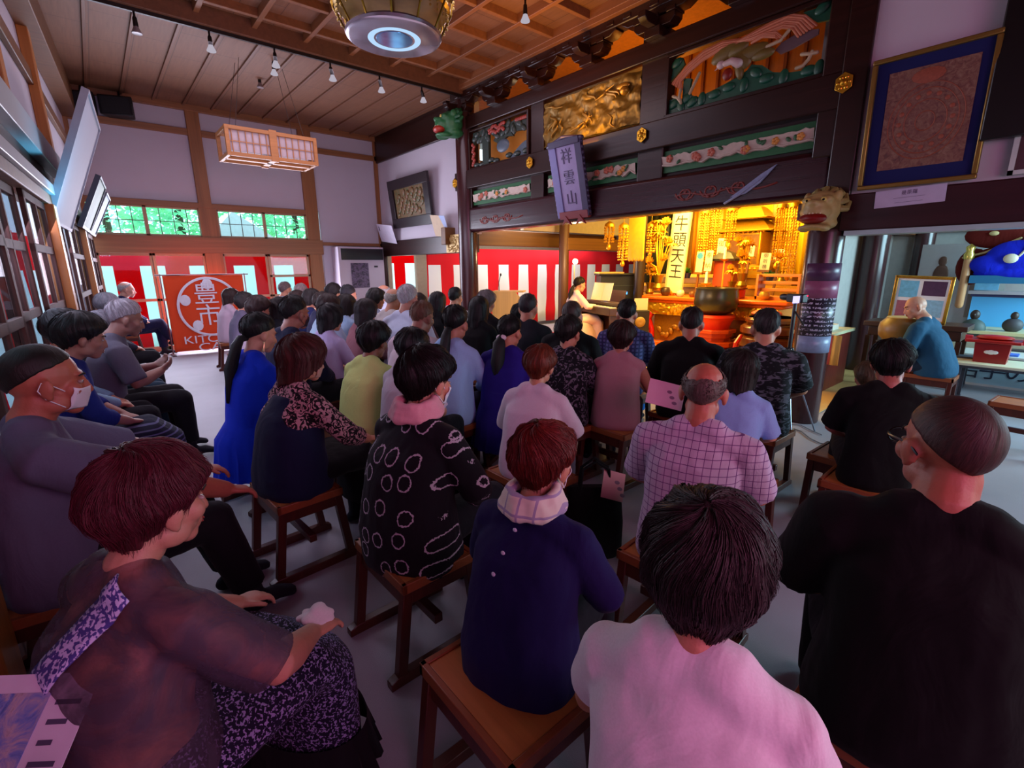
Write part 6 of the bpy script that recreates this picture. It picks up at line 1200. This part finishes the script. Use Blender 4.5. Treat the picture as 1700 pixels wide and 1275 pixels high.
P(176, 486, 1.29, 86, 'grey haired person in dark clothes half hidden beyond the white haired man', S('under the half hidden grey haired person in the left row'), top='2a2838', hair=('short_f', '6a666c'), lod=2, arms='lap', sleeve='long', bottom=TR)
P(208, 468, 1.345, 96, 'bald man in navy with crossed legs, far end of the left row', S('under the bald man in navy beside the banner'), sex='m', top='1b1a44', hair=('fringe', 'a09a9c'), lod=1, arms='lap', sleeve='long', bottom=('trousers', '1a1a3c'), cross=True, skin_c='c08a78')
# --- left centre
c27 = P(427, 520, 1.268, 76, 'young woman in a royal blue pleated dress with a black ponytail and long earring', S('under the young woman in the royal blue dress'), top='0c2fc8', hair=('pony', '0b0a0c'), hairk=dict(tail=tail(.40, .03), vol=1.25), lod=1, sleeve='long', bottom=('flare', '0c2fc8'), hy=4, hp=16, skin_c='c49078', legs_show=True, parts=dict(top='dress_top'))
m = MB(); m.tube([c27['Tm'] @ c27['Hm'] @ V(.080, -.002, -.045), c27['Tm'] @ c27['Hm'] @ V(.083, .0, -.10)], [.0035, .009], n=8); kid(c27, 'earring', m, plain('e0c890', .25, .6), 'long gold earring')
c3 = P(500, 553, 1.225, 76, 'woman in a dark navy pinafore over a pink floral blouse with a brown bob', S('under the woman with pink floral sleeves'), top=FLORAL, hair=('bob', '451814'), hairk=dict(strands=700, vol=1.15), lod=0, w=1.12, sleeve='three', bottom=('skirt', '0d0b12'), mask='c89a8a', hy=6, hp=10, lean=9, parts=dict(top='blouse'), arms='knee', vest=cloth('171b3a'))
c2 = P(708, 573, 1.25, 76, 'woman in a black tunic with tie dyed white rings and a pink collar', S('under the woman in the ring patterned tunic'), top=RINGS, hair=('short_f', '140a0c'), hairk=dict(strands=1500, vol=1.15, curl=.2), lod=0, w=1.18, sleeve='three', mask=True, hy=8, hp=10, scarf=cloth('d99aa4', .006), hem=-.03, lean=9, parts=dict(top='tunic'))
P(620, 532, 1.205, 70, 'woman in a pale yellow green short sleeved blouse with black hair', S('under the woman in the yellow green blouse'), top='d6e088', hair=('round_f', '131012'), lod=1, w=1.12, sleeve='half', bottom=('trousers', '15120f'), skin_c='9a6048', hp=14, lean=10)
P(683, 543, 1.19, 72, 'woman in a white top between the yellow blouse and the ring tunic', '', top='c9b8c4', hair=('round_f', '0d0b0f'), hairk=dict(vol=.8), lod=1, sleeve='half', bottom=TR, hp=16)
P(548, 503, 1.245, 72, 'woman in a lavender blouse with a black bob', S('under the woman in the lavender blouse'), top='bfb0d8', hair=('bob', '120d12'), hairk=dict(vol=.9), lod=1, sleeve='three', bottom=('trousers', '4a4460'), hp=8)
P(487, 491, 1.335, 74, 'man in a navy jacket with cropped black hair and a dark mask', S('under the man in the navy jacket'), sex='m', top='161a34', hair=('short_m', '14100f'), hairk=dict(vol=.9), lod=1, sleeve='long', mask='2a2430', skin_c='9a6450')
P(700, 500, 1.285, 70, 'man in a loose pinkish white shirt with thinning brown hair', '', sex='m', top='cdb6be', hair=('short_m', '6a4a38'), hairk=dict(vol=.5), lod=1, w=1.12, sleeve='long', skin_c='a06a58', hp=16, lean=14)
P(677, 473, 1.375, 66, 'white haired man in a pale blue shirt with a dark strap', '', sex='m', top='ccd8ee', hair=('short_m', 'b0b0b4'), lod=1, sleeve='half', skin_c='b8806c')
P(726, 484, 1.255, 66, 'woman in black with long straight black hair beyond the white haired man', '', top='0f0d12', hair=('long', '0d0b0d'), lod=2, sleeve='long', bottom=TR)
P(756, 477, 1.285, 66, 'person with black hair and a white collar near the lectern', '', sex='m', top='c8c4d2', hair=('short_m', '0f0d0f'), hairk=dict(vol=1.3), lod=2, sleeve='long')
c17 = P(756, 507, 1.275, 64, 'young woman in a shiny light blue blouse with a long black ponytail', S('under the young woman in the light blue blouse'), top='9cbfee', hair=('pony', '0c0a0c'), hairk=dict(tail=tail(.34), vol=1.3), lod=1, sleeve='long', bottom=('trousers', '12163a'), hp=10, skin_c='b48068')
P(795, 492, 1.25, 62, 'woman in black with very long black hair left of the lectern pillar', S('under the woman with very long black hair'), top='0c0a0e', hair=('long', '0b090b'), lod=1, sleeve='long', bottom=TR)
P(808, 481, 1.30, 66, 'grey haired person half hidden behind the woman with very long black hair', '', top='1a181c', hair=('short_f', '5a5254'), lod=2, sleeve='long', bottom=TR)
P(877, 488, 1.295, 62, 'man in dark clothes with grey black hair in front of the striped curtain', '', sex='m', top='22242c', hair=('short_m', '2a2628'), lod=2, sleeve='half')
P(864, 503, 1.175, 62, 'woman in a mauve top with straight black hair, right of centre', S('under the woman in the mauve top'), top='5a4258', hair=('bob_long', '100c0e'), lod=1, sleeve='long', bottom=TR)
c16 = P(847, 523, 1.205, 62, 'woman in a violet blue dress with a long tied black ponytail', S('under the woman in the violet blue dress'), top='2a1c86', hair=('pony', '0d0a0d'), hairk=dict(tail=tail(.40, .048), vol=1.25), lod=1, w=1.1, sleeve='half', bottom=('flare', '2a1c86'), hy=14, hp=12, parts=dict(top='dress_top'))
m = MB(); m.tube([c16['Tm'] @ c16['Hm'] @ V(-.02, -.112, -.05), c16['Tm'] @ c16['Hm'] @ V(.02, -.112, -.05)], .022, n=8); kid(c16, 'hair_tie', m, plain('d8c0cc', .5), 'pale hair tie')
P(897, 571, 1.135, 66, 'woman in a wide white blouse with red brown hair', S('under the woman in the wide white blouse'), top='d4bccb', hair=('round_f', '6a2a14'), hairk=dict(strands=500, vol=.8), lod=1, w=1.14, sleeve='long', hp=14, lean=10, bottom=('trousers', '4a3a48'))
P(945, 523, 1.205, 64, 'woman in a dark mottled blouse with black short hair', S('under the woman in the dark mottled blouse'), top=PRINT, hair=('short_f', '17100f'), hairk=dict(vol=.9), lod=1, w=1.1, sleeve='three', bottom=TR, hy=14, hp=18)
P(950, 500, 1.265, 60, 'man in black with thinning dark hair in front of the pianist', '', sex='m', top='0d0b10', hair=('short_m', '3a2c26'), hairk=dict(vol=.5), lod=2, sleeve='long')
# --- right centre
P(1033, 530, 1.18, 62, 'woman in a dusty pink sleeveless top with brown red hair holding a leaflet', S('under the woman in the dusty pink top'), top='a8727c', hair=('round_f', '2c1210'), hairk=dict(strands=500, vol=.9), lod=1, w=1.06, sleeve='none', arms='hold', skin_c='b06a58')
P(1042, 497, 1.255, 60, 'man in a blue plaid shirt behind the woman in the dusty pink top', '', sex='m', top=PLAID2, hair=('short_m', '14100f'), lod=1, sleeve='half', bottom=('trousers', '2468b8'))
P(1150, 510, 1.24, 64, 'man in a black jacket with cropped dark hair facing the bell', S('under the man in the black jacket'), sex='m', top='050406', hair=('short_m', '221816'), hairk=dict(vol=.7), lod=1, w=1.12, sleeve='long', skin_c='a86850')
P(1275, 513, 1.255, 66, 'man in a dark wavy patterned shirt with dark grey hair, left of the lettered pillar', S('under the man in the wavy patterned shirt'), sex='m', top=CAMO, hair=('short_m', '2a2828'), hairk=dict(vol=1.1), lod=1, w=1.12, sleeve='half')
P(1172, 602, 1.19, 72, 'balding man in a pink and purple checked shirt, right of centre', S('under the balding man in the checked shirt'), sex='m', top=PLAID, hair=('fringe', '5e4c46'), hairk=dict(strands=900), lod=0, w=1.05, sleeve='half', skin_c='b4644e', hp=4, hy=-6, parts=dict(top='checked_shirt'))
P(1232, 578, 1.12, 72, 'woman in a light blue T-shirt with dark brown hair beside the checked shirt', S('under the woman in the light blue T-shirt'), top='8aa6dc', hair=('bob', '1f1210'), hairk=dict(vol=1.0, strands=500), lod=1, sleeve='half', hy=-10)
P(1487, 562, 1.18, 70, 'black haired person in a plain black T-shirt before the low tables', S('under the black haired person in the plain black T-shirt'), sex='m', top='040405', hair=('short_f', '0c0a0b'), hairk=dict(vol=.8, strands=700), lod=1, w=1.0, sleeve='half', skin_c='a05a4c', hy=10)
P(1445, 598, 1.0, 70, 'person with greyish brown hair mostly hidden behind the black T-shirt', '', top='2a2220', hair=('short_f', '4a3a26'), lod=2, sleeve='half', bottom=TR)
monk = P(1523, 492, 1.215, 10, 'bald monk in a blue robe bending forward near the gilt photo frame', 'none', sex='m', top='1c4a66', hair=('none', '000000'), lod=1, w=1.15, sleeve='long', bottom=('skirt', '13283a'), lean=22, hp=22, hy=-40, skin_c='c08a70', parts=dict(top='robe'), arms='lap')
rl = monk['root'].location; stool(rl.x, rl.y, 90, 'stool with an orange seat under the bending monk')
stool(4.35, .72, 80, S('empty, just right of the black haired head')); q = at(1690, 672, Z=.42); stool(q.x+.1, q.y-.05, 95, S('empty, with a pale seat cut by the right edge'))
# --- far rows
P(382, 478, 1.26, 78, 'woman in a pale pink loose shirt, first of the far left row', S('far left end of the back rows, under the pale pink shirt'), top='c3aabb', hair=('bob', '2a1714'), lod=2, sleeve='long', bottom=('trousers', 'a898a8'))
P(405, 484, 1.255, 78, 'woman in a grey cardigan just right of the pale pink shirt', S('under the woman in the grey cardigan'), top='5a5468', hair=('round_f', '1a1212'), lod=2, sleeve='long', bottom=TR)
P(428, 490, 1.27, 76, 'woman in a pinkish white blouse with fluffy dark brown hair behind the ponytailed girl', S('under the woman with fluffy hair behind the royal blue dress'), top='c8b0c0', hair=('round_f', '2c1816'), hairk=dict(vol=1.2), lod=2, sleeve='long', bottom=TR)
P(462, 493, 1.235, 78, 'person with dark wavy hair in black beside the man in the navy jacket', '', top='15131c', hair=('bob_long', '161012'), hairk=dict(curl=.4), lod=2, sleeve='long', bottom=TR)
for px, py, zt, sx, hr_, tp_, lab in ((493, 481, 1.25, 'f', ('round_f', '2a1a18'), '4a4a68', 'person with brown hair beyond the man in the navy jacket'), (517, 479, 1.28, 'f', ('round_f', '1a1414'), '1e2450', 'woman in navy with a white mask behind the black bob'), (473, 468, 1.32, 'm', ('short_m', '6a5a5a'), '8a8498', 'small grey haired man at the far doors, left of two'), (500, 471, 1.31, 'm', ('short_m', '8a7a78'), '8a8498', 'small greyish man at the far doors, right of two'),
                                (553, 470, 1.32, 'f', ('round_f', '1a1416'), 'a8a0b4', 'dark haired person in the far row near the corner'), (578, 473, 1.325, 'm', ('short_m', '14141c'), 'b0b4c8', 'black haired person in a pale shirt near the air conditioner'), (545, 487, 1.285, 'f', ('bob', '2a1c1a'), 'a6c0d6', 'woman in a white shirt behind the lavender blouse'), (574, 488, 1.245, 'f', ('bob_long', '14100f'), '94aecb', 'woman in a light blue shirt with shoulder length black hair'),
                                (607, 495, 1.25, 'f', ('bob', '1a1112'), '8a5a62', 'woman in a dusty rose top with a dark bob'), (624, 478, 1.295, 'f', ('round_f', '14100f'), '9aa6be', 'dark haired person left of the two old men'), (637, 473, 1.305, 'm', ('fringe', 'a09a9a'), 'b8c4d6', 'bald man in a white shirt by the corner post'), (653, 479, 1.315, 'm', ('fringe', '9a9088'), 'bdb4b0', 'balding man in a beige shirt left of the white haired man'), (693, 486, 1.27, 'm', ('short_f', '2a201e'), '5a4a58', 'person with dark hair right of the white haired man'), (534, 484, 1.25, 'f', ('round_f', '231816'), '3a3a58', 'person in dark blue between the mask and the white shirt')):
    P(px, py, zt, 74, lab, '', sex=sx, top=tp_, hair=hr_, lod=2, sleeve='long', bottom=TR, mask='white mask' in lab or None, group=None)
# --- pianist
pi_ = P(963, 460, 1.345, 112, 'woman in a long pale pink dress playing the digital piano', 'none', top='f2dcd8', hair=('pony', '1c1210'), hairk=dict(tail=tail(.3)), lod=1, sleeve='long', bottom=('skirt', 'f2dcd8'), arms='piano', parts=dict(top='dress_top'), skin_c='c89074', hp=12)
m = MB(); rl = pi_['root']; m.loft([[(cos(2*pi*j/40)*(a+.012*sin(j*2.4)*k), .22*k*.6+sin(2*pi*j/40)*b, z) for j in range(40)] for k, a, b, z in ((.3, .20, .24, .48), (.7, .27, .33, .30), (1, .32, .38, .02))]); kid(pi_, 'long_skirt', m, cloth('f2dcd8'))
t = thing('piano_bench', 'small dark bench under the pianist', 'bench', (rl.location.x, rl.location.y, 0), R(-112)); m = MB(); m.box(-.18, .18, -.16, .14, .36, .42); obj('seat', m, plain('1a1210', .4), t)
for sx in (-.14, .14):
    for sy in (-.13, .11): m = MB(); m.box(sx-.015, sx+.015, sy-.015, sy+.015, 0, .36); obj('leg', m, plain('1a1210', .4), t)
# ------------------------------------------------------------------ things held and lying about
def leaflet(p, rx, rz, label, c='d39ab0', sz=(.20, .14), ry=0):
    t = thing('leaflet', label, 'leaflet', p); t.rotation_euler = (R(rx), R(ry), R(rz)); m = MB(); m.box(-sz[0]/2, sz[0]/2, -sz[1]/2, sz[1]/2, 0, .0018); obj('sheet', m, plain(c, .6, var=.05), t); m = MB()
    for k in range(3): m.ell((.02+.02*k, .02-.03*k, .002), (.016, .010, .0008), n=10, m=4)
    obj('drawing', m, plain('7a4a6a', .6), t)
q = at(1105, 655, Z=.80); leaflet(q, 68, -45, 'pink printed leaflet held up by the woman in the dusty pink top', sz=(.22, .15), ry=14)
q = at(1018, 806, Z=.42); leaflet(q, 60, -30, 'pink leaflet sticking out of the black bag behind the woman in navy', 'c9808c', (.13, .15), 20)
q = at(985, 862, Z=.2); t = thing('tote_bag', 'black cloth bag standing on the floor beside the woman in the navy tunic', 'bag', (q.x, q.y, 0), R(-40)); m = MB(); m.loft([[(x*k, y*k2, z) for x, y in [(cos(a)*abs(cos(a))**-.4*.16 if abs(cos(a)) > 1e-3 else 0, sin(a)*.085) for a in [2*pi*j/24 for j in range(24)]]] for k, k2, z in ((.9, .9, 0), (1, 1.1, .05), (1, 1.15, .2), (.92, .6, .34), (.85, .25, .40))]); obj('body', m, cloth('0e0b10', .02), t); m = MB()
for y in (-.02, .02): m.tube([(-.08, y, .38), (-.07, y, .50), (0, y*1.3, .55), (.07, y, .50), (.08, y, .38)], .009, n=6)
obj('handles', m, cloth('0e0b10', .004), t)
q = at(1108, 690, Z=.10); t = thing('plastic_bottle', 'white plastic pouch with a blue cap lying near the dusty pink woman\'s stool', 'bottle', (q.x, q.y, .045)); t.rotation_euler = (R(90), 0, R(30)); m = MB(); m.lathe([(.02, -.1), (.04, -.08), (.042, .05), (.02, .08), (.018, .1), (.001, .1)], n=16); obj('body', m, plain('c8d0d4', .3), t); m = MB(); m.lathe([(.022, .1), (.022, .125), (.001, .126)], n=14); obj('cap', m, plain('3a8ac0', .4), t)
